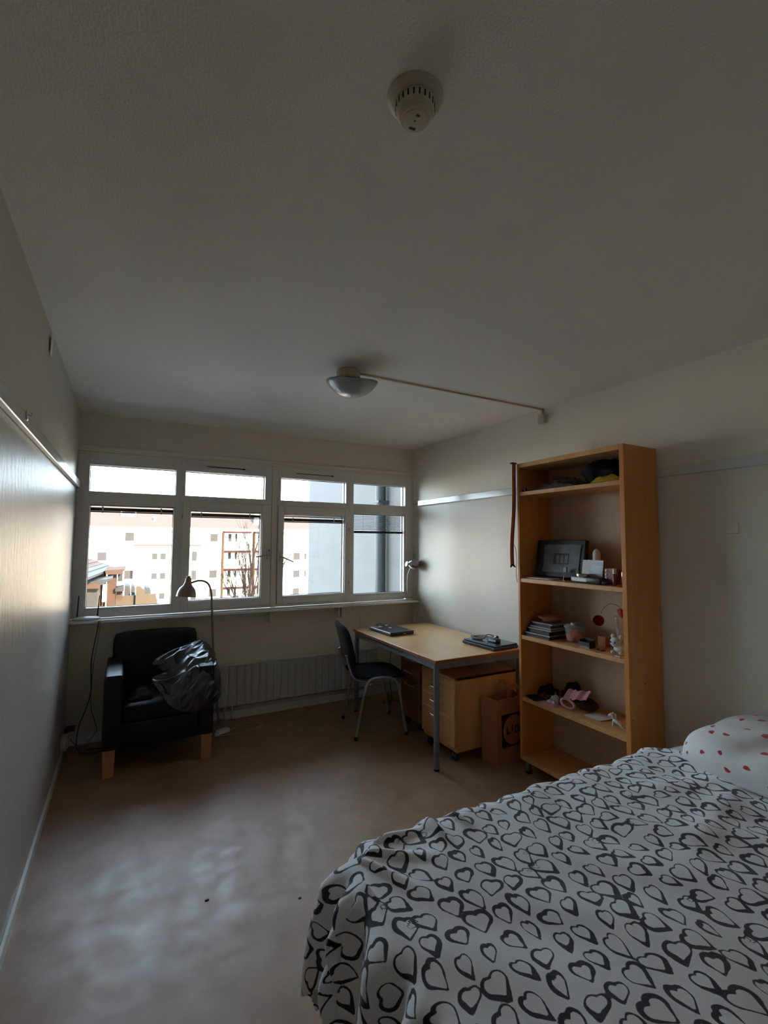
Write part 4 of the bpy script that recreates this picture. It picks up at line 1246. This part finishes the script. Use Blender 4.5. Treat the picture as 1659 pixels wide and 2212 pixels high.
B().grid(bagwall, 64, 20, .0012).obj('wall', 'kraft', pb, smooth=40)
B().box(2.59, 2.90, -1.732, -1.612, .001, .003, mx=PB).obj('bottom', 'kraft', pb)
for y in (-1.725, -1.615):
    hp = smooth_path([(2.70, y, .40), (2.70, y, .47), (2.725, y, .515), (2.765, y, .525), (2.805, y, .515), (2.83, y, .47), (2.83, y, .40)], 6)
    hb_ = B()
    hb_.grid(lambda u, v: PB @ (hp[int(round(u * (len(hp) - 1)))] + Vector((0, 0, 0)) + (Vector((2.765, y, .45)) - hp[int(round(u * (len(hp) - 1)))]).normalized() * .022 * v), len(hp) - 1, 1, .0015)
    hb_.obj('handle', 'kraft', pb, smooth=60)
# printed square, disc and letters lie flat on the front panel
fy = -1.7375


def onbag(x, z_, d=0.):
    return PB @ Vector((x, fy + .008 * z_ / .432 - d, z_))


def flatpoly(pts, d, name, mt, par, **k):
    b2 = B()
    vs = [b2.bm.verts.new(onbag(x, z_, d)) for x, z_ in pts]
    f = b2.bm.faces.new(vs)
    b2.bm.normal_update()
    r = bmesh.ops.extrude_face_region(b2.bm, geom=[f])
    for v in [e for e in r['geom'] if isinstance(e, bmesh.types.BMVert)]:
        v.co += Vector((0, -.0006, 0))
    bmesh.ops.recalc_face_normals(b2.bm, faces=b2.bm.faces[:])
    return b2.obj(name, mt, par, **k)


lc = (2.748, .222)
flatpoly([(lc[0] - .110, lc[1] - .110), (lc[0] + .110, lc[1] - .110), (lc[0] + .110, lc[1] + .110), (lc[0] - .110, lc[1] + .110)], .0045, 'printed_square', 'kraft_in', pb, label='dark printed square')
flatpoly([(lc[0] + .098 * math.cos(a), lc[1] + .098 * math.sin(a)) for a in [k * 2 * math.pi / 48 for k in range(48)]], .0055, 'printed_disc', 'kraft', pb)
for txt, ox, size, dz_ in (('L', -.072, .066, 0), ('i', -.020, .060, .014), ('D', .006, .066, 0), ('L', .052, .066, 0)):
    cu = bpy.data.curves.new('letter', 'FONT')
    cu.body = txt
    cu.size = size
    cu.extrude = .0004
    cu.offset = .003
    o = bpy.data.objects.new('letter', cu)
    COL.objects.link(o)
    bpy.context.view_layer.update()
    me = bpy.data.meshes.new_from_object(o)
    bpy.data.objects.remove(o)
    me.materials.clear()
    me.materials.append(M['kraft_print'])
    lo = bpy.data.objects.new('printed_letter', me)
    COL.objects.link(lo)
    lo.parent = pb
    p = onbag(lc[0] + ox, lc[1] - .022 + dz_, .0075)
    lo.location = p - world_loc(pb)
    lo.rotation_euler = (math.radians(90), 0, math.radians(3))

# ------------------------------------------------------------------ bed
X0, X1, Y1, Y0, ZT = .93, 2.96, -2.83, -3.95, .545
bd = thing('bed', (2.0, -3.4, 0), 'bed beneath the heart blanket along the right wall', 'bed')
B().box(X0 + .14, 2.99, Y0, Y1 - .06, .16, .28, .01).obj('bed_base', 'birch_shaded', bd)
soft(X0 + .06, 2.99, Y0, Y1 - .05, .30, .515, .05, .004, 8).obj('mattress', 'mattress', bd, smooth=60)
for x in (X0 + .22, 2.85):
    for y in (Y0 + .08, Y1 - .08):
        B().box(x - .03, x + .03, y - .03, y + .03, 0, .16, .003).obj('leg', 'leg_wood', bd)
tag(B().grid(lambda u, v: Vector((2.30 + .69 * u, -3.55 + .745 * v - .02 * (1 - u), .538 + .030 * math.sin(math.pi * min(1, u * 1.2)) * .6 + .018 * noise.noise(Vector((u * 4, v * 5, 2))) - (.05 * max(0, v - .9) * 10))), 40, 40, .003).obj('bed_sheet', 'sheet', smooth=80),
    'rumpled white bed sheet showing between blanket, bookcase and pillow', 'bed sheet')


def heart_sdf(px_, py_):
    """signed distance to a unit heart (tip at origin, up +y), vectorised"""
    x = np.abs(px_)
    y = py_
    c1 = x + y > 1
    d1 = np.sqrt((x - .25) ** 2 + (y - .75) ** 2) - math.sqrt(2) / 4
    a = x ** 2 + (y - 1) ** 2
    mm = .5 * np.maximum(x + y, 0)
    b_ = (x - mm) ** 2 + (y - mm) ** 2
    d2 = np.sqrt(np.minimum(a, b_)) * np.sign(x - y)
    return np.where(c1, d1, d2)


def hearts_field(P, Q, cell, size, seed, outline, tip=-90., jitter=.22, spin=30.):
    """distance field (metres) of hand-brushed hearts over cloth coordinates P, Q"""
    rng = np.random.RandomState(seed)
    out = np.full(P.shape, .05)
    i0, i1 = int(P.min() / cell) - 1, int(P.max() / cell) + 2
    j0, j1 = int(Q.min() / cell) - 1, int(Q.max() / cell) + 2
    flat = out.ravel()
    wid = np.zeros(flat.shape)
    Pf, Qf = P.ravel(), Q.ravel()
    for i in range(i0, i1):
        for j in range(j0, j1):
            cx_ = (i + .5 + (.5 if j % 2 else 0) + rng.uniform(-jitter, jitter)) * cell
            cy_ = (j + .5 + rng.uniform(-jitter, jitter)) * cell
            s = size * rng.uniform(.8, 1.15)
            wx = rng.uniform(.58, 1.0)
            ang = math.radians(rng.uniform(-spin, spin))
            shear = rng.uniform(-.4, .4)
            th = .0030 * rng.uniform(.75, 1.5)
            tdir = rng.uniform(0, 6.28)
            m_ = (np.abs(Pf - cx_) < s * 1.0) & (np.abs(Qf - cy_) < s * 1.0)
            if not m_.any():
                continue
            dx, dy = Pf[m_] - cx_, Qf[m_] - cy_
            u = dx * math.cos(ang) + dy * math.sin(ang)
            v = -dx * math.sin(ang) + dy * math.cos(ang)
            u = u + shear * v
            u = u / wx
            d = heart_sdf(u / s, v / s + .55) * s
            if outline:
                aa = np.arctan2(v, u)
                w = th * (1 + .75 * np.sin(aa + tdir)) + .0012
                better = np.abs(d) - w < np.abs(flat[m_]) - wid[m_]
                flat[m_] = np.where(better, d, flat[m_])
                wid[m_] = np.where(better, w, wid[m_])
            else:
                flat[m_] = np.minimum(flat[m_], d)
    return flat.reshape(P.shape), wid.reshape(P.shape)


def blanket():
    # cloth coordinates: s along the bed (0 at the foot edge of the mattress, negative = hanging), t across (0 far edge, positive towards the camera)
    ds = .0055
    s = np.arange(-.43, 1.66, ds)
    t = np.arange(-.34, 1.16, ds)
    Sg, Tg = np.meshgrid(s, t, indexing='ij')
    R = .085
    rc = .16                    # rounded mattress corner in plan
    qa, qb = np.maximum(rc - Sg, 0), np.maximum(rc - Tg, 0)
    qd = np.sqrt(qa ** 2 + qb ** 2) + 1e-9
    e = np.maximum(qd - rc, 0) + 1e-9
    nx, ny = -qa / qd, qb / qd
    a, b_ = e * qa / qd, e * qb / qd
    cornerness = 2 * np.abs(nx * ny)
    th = np.minimum(e / R, math.pi / 2)
    outw = R * np.sin(th)
    drop = R * (1 - np.cos(th)) + np.maximum(e - R * math.pi / 2, 0) * .985
    flare = np.maximum(e - R * math.pi / 2, 0)
    outw = outw + flare * .10
    # folds: run down the hanging part
    along = np.where(a > 0, Tg * 1.0, 0) + np.where(b_ > 0, Sg * 1.0, 0)
    phi = np.arctan2(qb, qa)
    fold = np.clip(e / .12, 0, 1) ** 1.3
    rip = (.027 * np.sin(along * 46 + 1.7 * np.sin(along * 11)) * (1 - cornerness) + .046 * np.sin(phi * 11 + .6) * cornerness) * fold
    outw = outw + rip
    outw = outw + .05 * cornerness * np.clip(e / .3, 0, 1)
    # gentle rumples on top
    k_ = np.where(e > 1e-8, rc / qd, 1.0)
    bxs = np.where(Sg < rc, rc - qa * k_, Sg)
    bys = np.where(Tg < rc, rc - qb * k_, Tg)
    X = X0 + .05 + bxs + nx * outw
    Y = (Y1 - .05) - bys + ny * outw
    Z = np.full_like(X, ZT + .012) - drop
    Z += .006 * np.sin(Sg * 6 + Tg * 3) * np.cos(Tg * 5 - Sg * 2)
    Z += .0035 * np.sin(Sg * 19 + 3 * np.sin(Tg * 7))
    # ridges fanning from the far foot corner towards the top
    rr = np.sqrt((Sg + .02) ** 2 + (Tg + .02) ** 2)
    ph = np.arctan2(Tg + .02, Sg + .02)
    Z += .014 * np.exp(-((rr - .14) / .15) ** 2) * np.maximum(0, np.sin(ph * 12 + 1.0)) * (e < .02)
    Z += .030 * np.exp(-((Sg - .29) / .020) ** 2 - ((Tg - .02) / .07) ** 2)
    Z += .016 * np.exp(-((Sg - .40 - Tg * .2) / .016) ** 2 - ((Tg - .01) / .05) ** 2)
    # folds near the pillow
    Z += .008 * np.exp(-((Tg - .42 + .25 * (Sg - 1.2)) / .05) ** 2) * np.clip((Sg - .8) / .3, 0, 1)
    Z += .008 * np.exp(-((Tg - .20 - .3 * (Sg - 1.2)) / .05) ** 2) * np.clip((Sg - 1.0) / .3, 0, 1)
    wav = .045 * np.sin(Tg * 9) + .02 * np.sin(Tg * 21)
    headcut = np.clip((Sg - (1.50 + wav)) / .1, 0, 1)
    Z += .018 * np.clip((Sg - 1.42) / .2, 0, 1)
    F, Wd_ = hearts_field(Sg, Tg * -1.0, .071, .054, 5, True, jitter=.11)
    nu, nv = Sg.shape
    co = np.stack([X, Y, Z], -1).reshape(-1, 3)
    org = np.array([2.0, -3.4, 0.0])
    co = co - org
    idx = np.arange(nu * nv).reshape(nu, nv)
    f = np.stack([idx[:-1, :-1], idx[:-1, 1:], idx[1:, 1:], idx[1:, :-1]], -1).reshape(-1, 4)
    hem = 1.56 + .45 * np.maximum(Tg, 0) + .012 * np.sin(Tg * 40)
    foot = .31 + .9 * np.clip(Tg, 0, .14) + .012 * np.sin(Tg * 30)
    f = f[((Sg < hem) & (Sg > -foot)).reshape(-1)[f[:, 2]]]
    used = np.unique(f)
    remap = np.full(nu * nv, -1)
    remap[used] = np.arange(len(used))
    f = remap[f]
    co = co[used]
    F = F.reshape(-1)[used]
    Wd_ = Wd_.reshape(-1)[used]
    me = bpy.data.meshes.new('heart_blanket')
    me.from_pydata(co.tolist(), [], f.tolist())
    at = me.attributes.new('motif', 'FLOAT', 'POINT')
    at.data.foreach_set('value', F.reshape(-1).astype(np.float32))
    at2 = me.attributes.new('stroke', 'FLOAT', 'POINT')
    at2.data.foreach_set('value', Wd_.reshape(-1).astype(np.float32))
    me.polygons.foreach_set('use_smooth', [True] * len(me.polygons))
    me.materials.append(M['blanket'])
    o = bpy.data.objects.new('heart_blanket', me)
    COL.objects.link(o)
    o.location = org
    tag(o, 'white fleece blanket with black brushed hearts covering the bed', 'blanket')
    return o


blanket()


def pillow():
    n = 110
    u = np.linspace(-1, 1, n)
    Ua, Va = np.meshgrid(u, u, indexing='ij')
    U, V = np.sin(Ua * math.pi / 2), np.sin(Va * math.pi / 2)
    hw, hd, th = .26, .37, .118
    prof = np.power(np.clip((1 - U ** 4) * (1 - V ** 4), 0, 1), .42)
    pinch = 1 - .06 * (np.abs(U) ** 3) * (1 - np.abs(V)) - .0
    Xl = U * hw * (1 - .07 * (1 - V ** 2) * 0 - .10 * np.abs(V) ** 4 * -0)
    Xl = Xl * (1 - .05 * V ** 2 * 0)
    Yl = V * hd
    Xl = Xl * (1 - .10 * V ** 4) * (1 + .03 * (1 - V ** 2))
    Yl = Yl * (1 - .10 * U ** 4) * (1 + .03 * (1 - U ** 2))
    wr = .008 * np.sin(U * 5 + V * 4 + 1.5 * np.sin(V * 3)) + .005 * np.sin(U * 9 + V * 5) * np.cos(V * 8 - U * 3)
    F, _w = hearts_field(Ua * hw * 1.35, Va * hd * 1.35, .105, .028, 12, False, spin=70, jitter=.3)
    Mx = np.array(Matrix.Translation((2.725, -3.355, .606)) @ Matrix.Rotation(math.radians(-4), 4, 'Z') @ Matrix.Rotation(math.radians(-5), 4, 'Y'))
    cos_, fs, mot = [], [], []
    idx = np.arange(n * n).reshape(n, n)
    for sgn in (1, -1):
        Zl = (th if sgn > 0 else -.038) * prof + sgn * .003 + wr * prof
        P = np.stack([Xl, Yl, Zl, np.ones_like(Xl)], -1).reshape(-1, 4) @ Mx.T
        cos_.append(P[:, :3])
        q = np.stack([idx[:-1, :-1], idx[1:, :-1], idx[1:, 1:], idx[:-1, 1:]], -1).reshape(-1, 4)
        if sgn < 0:
            q = q[:, ::-1]
        fs.append(q + (0 if sgn > 0 else n * n))
        mot.append(F.reshape(-1))
    # seam strip joining the two faces
    border = np.concatenate([idx[:, 0], idx[-1, 1:], idx[::-1, -1][1:], idx[0, ::-1][1:]])
    sq = [[int(border[k]), int(border[k] + n * n), int(border[k + 1] + n * n), int(border[k + 1])] for k in range(len(border) - 1)]
    co = np.concatenate(cos_)
    org = np.array([2.66, -3.2, .55])
    co = co - org
    faces = np.concatenate(fs).tolist() + sq
    me = bpy.data.meshes.new('heart_pillow')
    me.from_pydata(co.tolist(), [], faces)
    at = me.attributes.new('motif', 'FLOAT', 'POINT')
    at.data.foreach_set('value', np.concatenate(mot).astype(np.float32))
    me.polygons.foreach_set('use_smooth', [True] * len(me.polygons))
    me.materials.append(M['pillow'])
    o = bpy.data.objects.new('heart_pillow', me)
    COL.objects.link(o)
    o.location = org
    tag(o, 'white pillow with small red hearts at the head of the bed', 'pillow')


pillow()

# specks on the floor
tag(B().box(.690, .706, -2.066, -2.056, .0, .003, .001).obj('lint_speck', 'slot'), 'dark speck of lint on open floor left of the bed', 'speck')
tag(B().box(1.040, 1.053, -2.237, -2.230, .0, .003, .001).obj('lint_speck', 'slot'), 'dark speck of lint on the floor close to the blanket', 'speck')

# ------------------------------------------------------------------ outside
struct('ground', B().box(-80, 90, .3, 110, -8.4, -8.2), 'ground')
og = B()
og.box(-14, -.2, .02, .3, -8.2, 6).box(W + .2, 3.5, .02, .3, -8.2, 6).box(-.2, W + .2, .21, .3, -8.2, .88).box(-.2, W + .2, .21, .3, 2.22, 6)
og.box(-.2, W + .2, .0, .21, -8.2, -.13).box(-.2, W + .2, .0, .21, 2.71, 6)
struct('wall_outer', og, 'ext')
wg = thing('building_wing', (6, 2.4, -8.2), 'shaded grey rendered wing wall projecting outside the right windows', 'building')
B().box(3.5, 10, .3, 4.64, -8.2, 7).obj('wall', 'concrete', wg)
B().lathe([(.073, -8.2), (.073, 7)], (3.405, 1.47, 0), seg=24).obj('downpipe', 'pipe', wg, smooth=60)
for z in (.55, 2.05, 3.6, -1.2):
    B().box(3.33, 3.5, 1.39, 1.55, z, z + .03).obj('pipe_bracket', 'pipe', wg)
B().box(3.45, 3.5, .32, .92, -8.2, 7).obj('pilaster', 'concrete', wg)

Yf = 68.
ab = thing('apartment_building', (15, 72, -8.2), 'long sunlit pale apartment block with brown roof across the courtyard', 'building')
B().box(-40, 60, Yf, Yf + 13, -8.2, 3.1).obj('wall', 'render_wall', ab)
rf = B()
rf.prism([(Yf - .5, 3.15), (Yf - .5, 3.35), (Yf + 6.5, 7.9), (Yf + 13.5, 3.35), (Yf + 13.5, 3.15)], -41, 61,
         mx=Matrix(((0, 0, 1, 0), (1, 0, 0, 0), (0, 1, 0, 0), (0, 0, 0, 1))))
rf.obj('roof', 'roof_tile', ab)
B().box(-41, 61, Yf - .62, Yf - .45, 3.02, 3.42).obj('gutter', 'white_trim', ab)
B().box(1.5, 9.4, Yf - 1.3, Yf, -8.2, .85).obj('bay', 'render_wall', ab)
B().box(1.3, 9.6, Yf - 1.55, Yf, .85, 1.05).obj('bay_roof', 'roof_tile', ab)


def win(x, z, w=1.05, h=1.12, y=Yf, mt='far_glass'):
    f = B()
    f.box(x - w / 2 - .07, x + w / 2 + .07, y - .05, y + .02, z - h / 2 - .07, z - h / 2)
    f.box(x - w / 2 - .07, x + w / 2 + .07, y - .05, y + .02, z + h / 2, z + h / 2 + .07)
    f.box(x - w / 2 - .07, x - w / 2, y - .05, y + .02, z - h / 2, z + h / 2)
    f.box(x + w / 2, x + w / 2 + .07, y - .05, y + .02, z - h / 2, z + h / 2)
    o = f.obj('window_frame', 'white_trim', ab)
    B().box(x - w / 2, x + w / 2, y - .012, y - .002, z - h / 2, z + h / 2).obj('pane', mt, o)


rows = [2.08, -.56, -3.20, -5.92]
for x, z in ((.68, 2.08), (-2.44, -.53), (.72, -3.0), (11.5, 2.05), (11.5, -3.2), (11.5, -5.92), (24.0, -.75), (24.0, -3.5), (24.0, -6.3), (-5.5, 2.08), (-5.5, -3.2)):
    win(x, z)
for x, z in ((24.9, -.75), (24.9, -3.5)):
    win(x + .55, z, .35, .95)
for x in (3.75, 4.78, 8.75):
    for z in (-.56, -3.2, -5.9):
        win(x, z, .68, .82 if x < 8 else 1.3, y=Yf - 1.3)
for x0, x1 in ((12.75, 16.6), (17.2, 21.0)):
    B().box(x0, x1, Yf - 1.35, Yf - .01, 2.78, 2.98).obj('balcony_roof', 'balcony_red', ab)
    for z in (.10, -2.52, -5.15):
        B().box(x0, x1, Yf - 1.35, Yf, z - .20, z + .0).obj('balcony_slab', 'balcony_red', ab)
        B().box(x0, x1, Yf - 1.38, Yf - 1.33, z, z + .12).obj('balcony_front', 'balcony_red', ab)
    B().box(x0 - .12, x0, Yf - 1.3, Yf, -8.2, 2.78).obj('side_wall', 'ochre', ab)
    for z in rows:
        win(x0 + 1.0, z + .0, .42, 1.1)
        win(x0 + 1.9, z + .0, .30, 1.2)
sk = thing('skylight', (.5, 70, 5), 'white framed skylight window set in the far roof', 'skylight')
for (x, yy, w_, d_) in ((.45, 70.6, 1.9, 1.8),):
    ang = math.atan2(4.55, 7.0)
    SM = Matrix.Translation((x, yy, 3.35 + (yy - (Yf - .5)) * 4.55 / 7.0 + .02)) @ Matrix.Rotation(ang, 4, 'X')
    f = B()
    f.box(-w_ / 2, w_ / 2, -d_ / 2, -d_ / 2 + .35, 0, .2, mx=SM).box(-w_ / 2, w_ / 2, d_ / 2 - .15, d_ / 2, 0, .2, mx=SM).box(-w_ / 2, -w_ / 2 + .15, -d_ / 2, d_ / 2, 0, .2, mx=SM).box(w_ / 2 - .15, w_ / 2, -d_ / 2, d_ / 2, 0, .2, mx=SM)
    f.obj('frame', 'white_trim', sk)
    B().box(-w_ / 2 + .15, w_ / 2 - .15, -d_ / 2 + .35, d_ / 2 - .15, .05, .12, mx=SM).obj('pane', 'far_glass', sk)
vt = B().box(3.55, 3.85, 69.0, 69.2, 4.2, 4.95).box(3.2, 3.9, 68.9, 69.2, 4.1, 4.3)
tag(vt.obj('roof_vent', 'white_trim'), 'small pale vent pipe on the far roof right of the skylight', 'vent')
dm = B().prism([(17.3, 3.45), (18.6, 3.45), (18.9, 6.3), (17.6, 6.3)], 0, .25, mx=Matrix.Translation((0, 69.0, 0)) @ Matrix.Rotation(math.radians(90), 4, 'X') @ Matrix.Identity(4))
tag(dm.obj('roof_hatch', 'white_trim'), 'pale raised strip on the far roof above the balconies', 'hatch')

# stepped houses low on the left (about 22 m away)
YH = 22.


def hx(px_):
    return -1.224 + (px_ - 190) * .01922


def hz(py_):
    return .663 - (py_ - 1207) * .0217


hs = thing('stepped_house', (-1.2, YH, -8.2), 'salmon house with stepped sheet roofs at lower left outside', 'house')


def slab(pts, y0, y1, name, mt, par=hs):
    """pts in (x, z), extruded in y"""
    b2 = B()
    b2.prism(pts, -y1, -y0, mx=Matrix(((1, 0, 0, 0), (0, 0, -1, 0), (0, 1, 0, 0), (0, 0, 0, 1))))
    return b2.obj(name, mt, par)


# upper roof: one slope falling to the right, laid in five overlapping sheets
E0, E1, VG = Vector((-1.05, 17.0, .05)), Vector((-.20, 26.0, .05)), Vector((-1.24, 0, .5))
for k in range(7):
    a0, a1 = k * .22 - .03, k * .22 + .22
    b2 = B()
    lift = Vector((0, 0, .02 * (k % 2) + .03))
    c_ = [E0 + VG * a0 + lift, E1 + VG * a0 + lift, E1 + VG * a1, E0 + VG * a1]
    vs = [b2.bm.verts.new(p) for p in c_] + [b2.bm.verts.new(p - Vector((0, 0, .10))) for p in c_]
    for q in ((0, 1, 2, 3), (7, 6, 5, 4), (0, 4, 5, 1), (1, 5, 6, 2), (2, 6, 7, 3), (3, 7, 4, 0)):
        b2.bm.faces.new([vs[i] for i in q])
    bmesh.ops.recalc_face_normals(b2.bm, faces=b2.bm.faces[:])
    b2.obj('roof_sheet', 'tile_grey' if k < 2 else 'tile_orange', hs)
slab([(hx(100), hz(1235)), (hx(226), hz(1238)), (hx(226), hz(1330)), (hx(100), hz(1330))], YH + .2, YH + 3, 'upper_wall', 'wall_salmon')
slab([(hx(228), hz(1232)), (hx(272), hz(1230)), (hx(262), hz(1241)), (hx(230), hz(1241))], YH - .4, YH + 3, 'eave', 'wall_salmon')
slab([(hx(233), hz(1242)), (hx(252), hz(1242)), (hx(252), -8.2), (hx(233), -8.2)], YH - .1, YH + 3, 'corner_wall', 'wall_salmon')
slab([(hx(255), hz(1241)), (hx(266), hz(1236)), (hx(266), hz(1258)), (hx(255), hz(1258))], YH, YH + .8, 'bay_panel', 'tile_grey')
for x in (255, 259.5, 265):
    slab([(hx(x), hz(1258)), (hx(x + 1.2), hz(1258)), (hx(x + 1.2), hz(1271)), (hx(x), hz(1271))], YH, YH + .05, 'bay_post', 'tile_grey')
slab([(hx(251), hz(1271)), (hx(270), hz(1268)), (hx(270), hz(1279)), (hx(251), hz(1279))], YH - .3, YH + .8, 'balcony_front', 'tile_grey')
slab([(hx(254), hz(1279)), (hx(268), hz(1279)), (hx(268), hz(1299)), (hx(254), hz(1299))], YH, YH + .8, 'bay_wall', 'wall_salmon')
slab([(hx(150), hz(1258)), (hx(246), hz(1243)), (hx(246), hz(1246)), (hx(222), hz(1258)), (hx(150), hz(1262))], YH - 2.2, YH - .2, 'lower_roof', 'tile_grey')
slab([(hx(120), hz(1251)), (hx(222), hz(1253)), (hx(222), hz(1263)), (hx(120), hz(1263))], YH - 2.3, YH - 2.1, 'fascia', 'wall_salmon')
slab([(hx(120), hz(1263)), (hx(220), hz(1263)), (hx(220), -8.2), (hx(120), -8.2)], YH - 2.0, YH - .2, 'lower_wall', 'wall_ochre')
slab([(hx(196), hz(1276)), (hx(218), hz(1270)), (hx(217), hz(1309)), (hx(193), hz(1309))], YH - 2.08, YH - 1.98, 'window_pane', 'tile_grey')
slab([(hx(224), hz(1262)), (hx(230), hz(1262)), (hx(230), hz(1300)), (hx(224), hz(1300))], YH - .3, YH - .1, 'window_strip', 'white_trim')
gw = thing('garden_wall', (.5, 24, -8.2), 'pale ochre stepped wall with central pier beyond the salmon house', 'wall')
slab([(hx(250), hz(1299)), (hx(345), hz(1296)), (hx(352), hz(1312)), (hx(352), -8.2), (hx(250), -8.2)], YH + 1.5, YH + 1.9, 'low_wall', 'wall_ochre', gw)
slab([(hx(298), hz(1279)), (hx(301), hz(1275)), (hx(309), hz(1276)), (hx(314), hz(1282)), (hx(320), hz(1283)), (hx(321), -8.2), (hx(298), -8.2)], YH + 1.3, YH + 1.6, 'pier', 'wall_ochre', gw)
for i, (a, c, t0) in enumerate(((271, 285, 1277), (288, 297, 1278), (322, 336, 1283))):
    tag(slab([(hx(a), hz(t0)), (hx(c - 3), hz(t0)), (hx(c), hz(t0 + 6)), (hx(c + 1), hz(1300)), (hx(a), hz(1300))], YH + 2.2, YH + 4, 'shed', 'grey_block', None),
        ['blue grey shed behind the garden wall, the leftmost', 'narrow blue grey shed just left of the wall pier', 'blue grey shed just right of the wall pier'][i], 'shed', 'sheds beyond the garden wall')

# bare trees
def bare_tree(x, y, z0, top, seed, label, spread=1.):
    rng = random.Random(seed)
    t = thing('bare_tree', (x, y, z0), label, 'tree', 'bare trees in the courtyard')
    tw = B()

    def grow(p, d, ln, r, depth, b_):
        pts = [p]
        rr = [r]
        n = 4
        for k in range(n):
            d = (d + Vector((rng.uniform(-.12, .12), rng.uniform(-.12, .12), .04))).normalized()
            p = p + d * ln / n
            pts.append(p)
            rr.append(r * (1 - .38 * (k + 1) / n))
        b_.tube(pts, rr, 6 if depth < 2 else 4, caps=False)
        if depth >= 4:
            return
        for k in range(4 if depth < 3 else 3):
            a = rng.uniform(0, 6.28)
            nd = (d + Vector((math.cos(a), math.sin(a), rng.uniform(.0, .5))) * rng.uniform(.28, .62) * spread).normalized()
            i = rng.choice((2, 3, 4))
            grow(pts[i], nd, ln * rng.uniform(.55, .78), rr[i] * .66, depth + 1, tw)

    tr_ = B()
    hgt = top - z0
    grow(Vector((x, y, z0)), Vector((.02, 0, 1)), hgt * .50, .21, 0, tr_)
    tr_.obj('trunk', 'bark', t, smooth=60)
    tw.obj('branches', 'bark', t, smooth=60, kind='stuff')
    return t


bare_tree(7.75, 30, -8.2, 2.6, 11, 'bare tree before the balconies, the one with taller crown', .7)
bare_tree(9.1, 33, -8.2, 1.0, 23, 'shorter bare tree right of the taller one, before the balconies', .9)
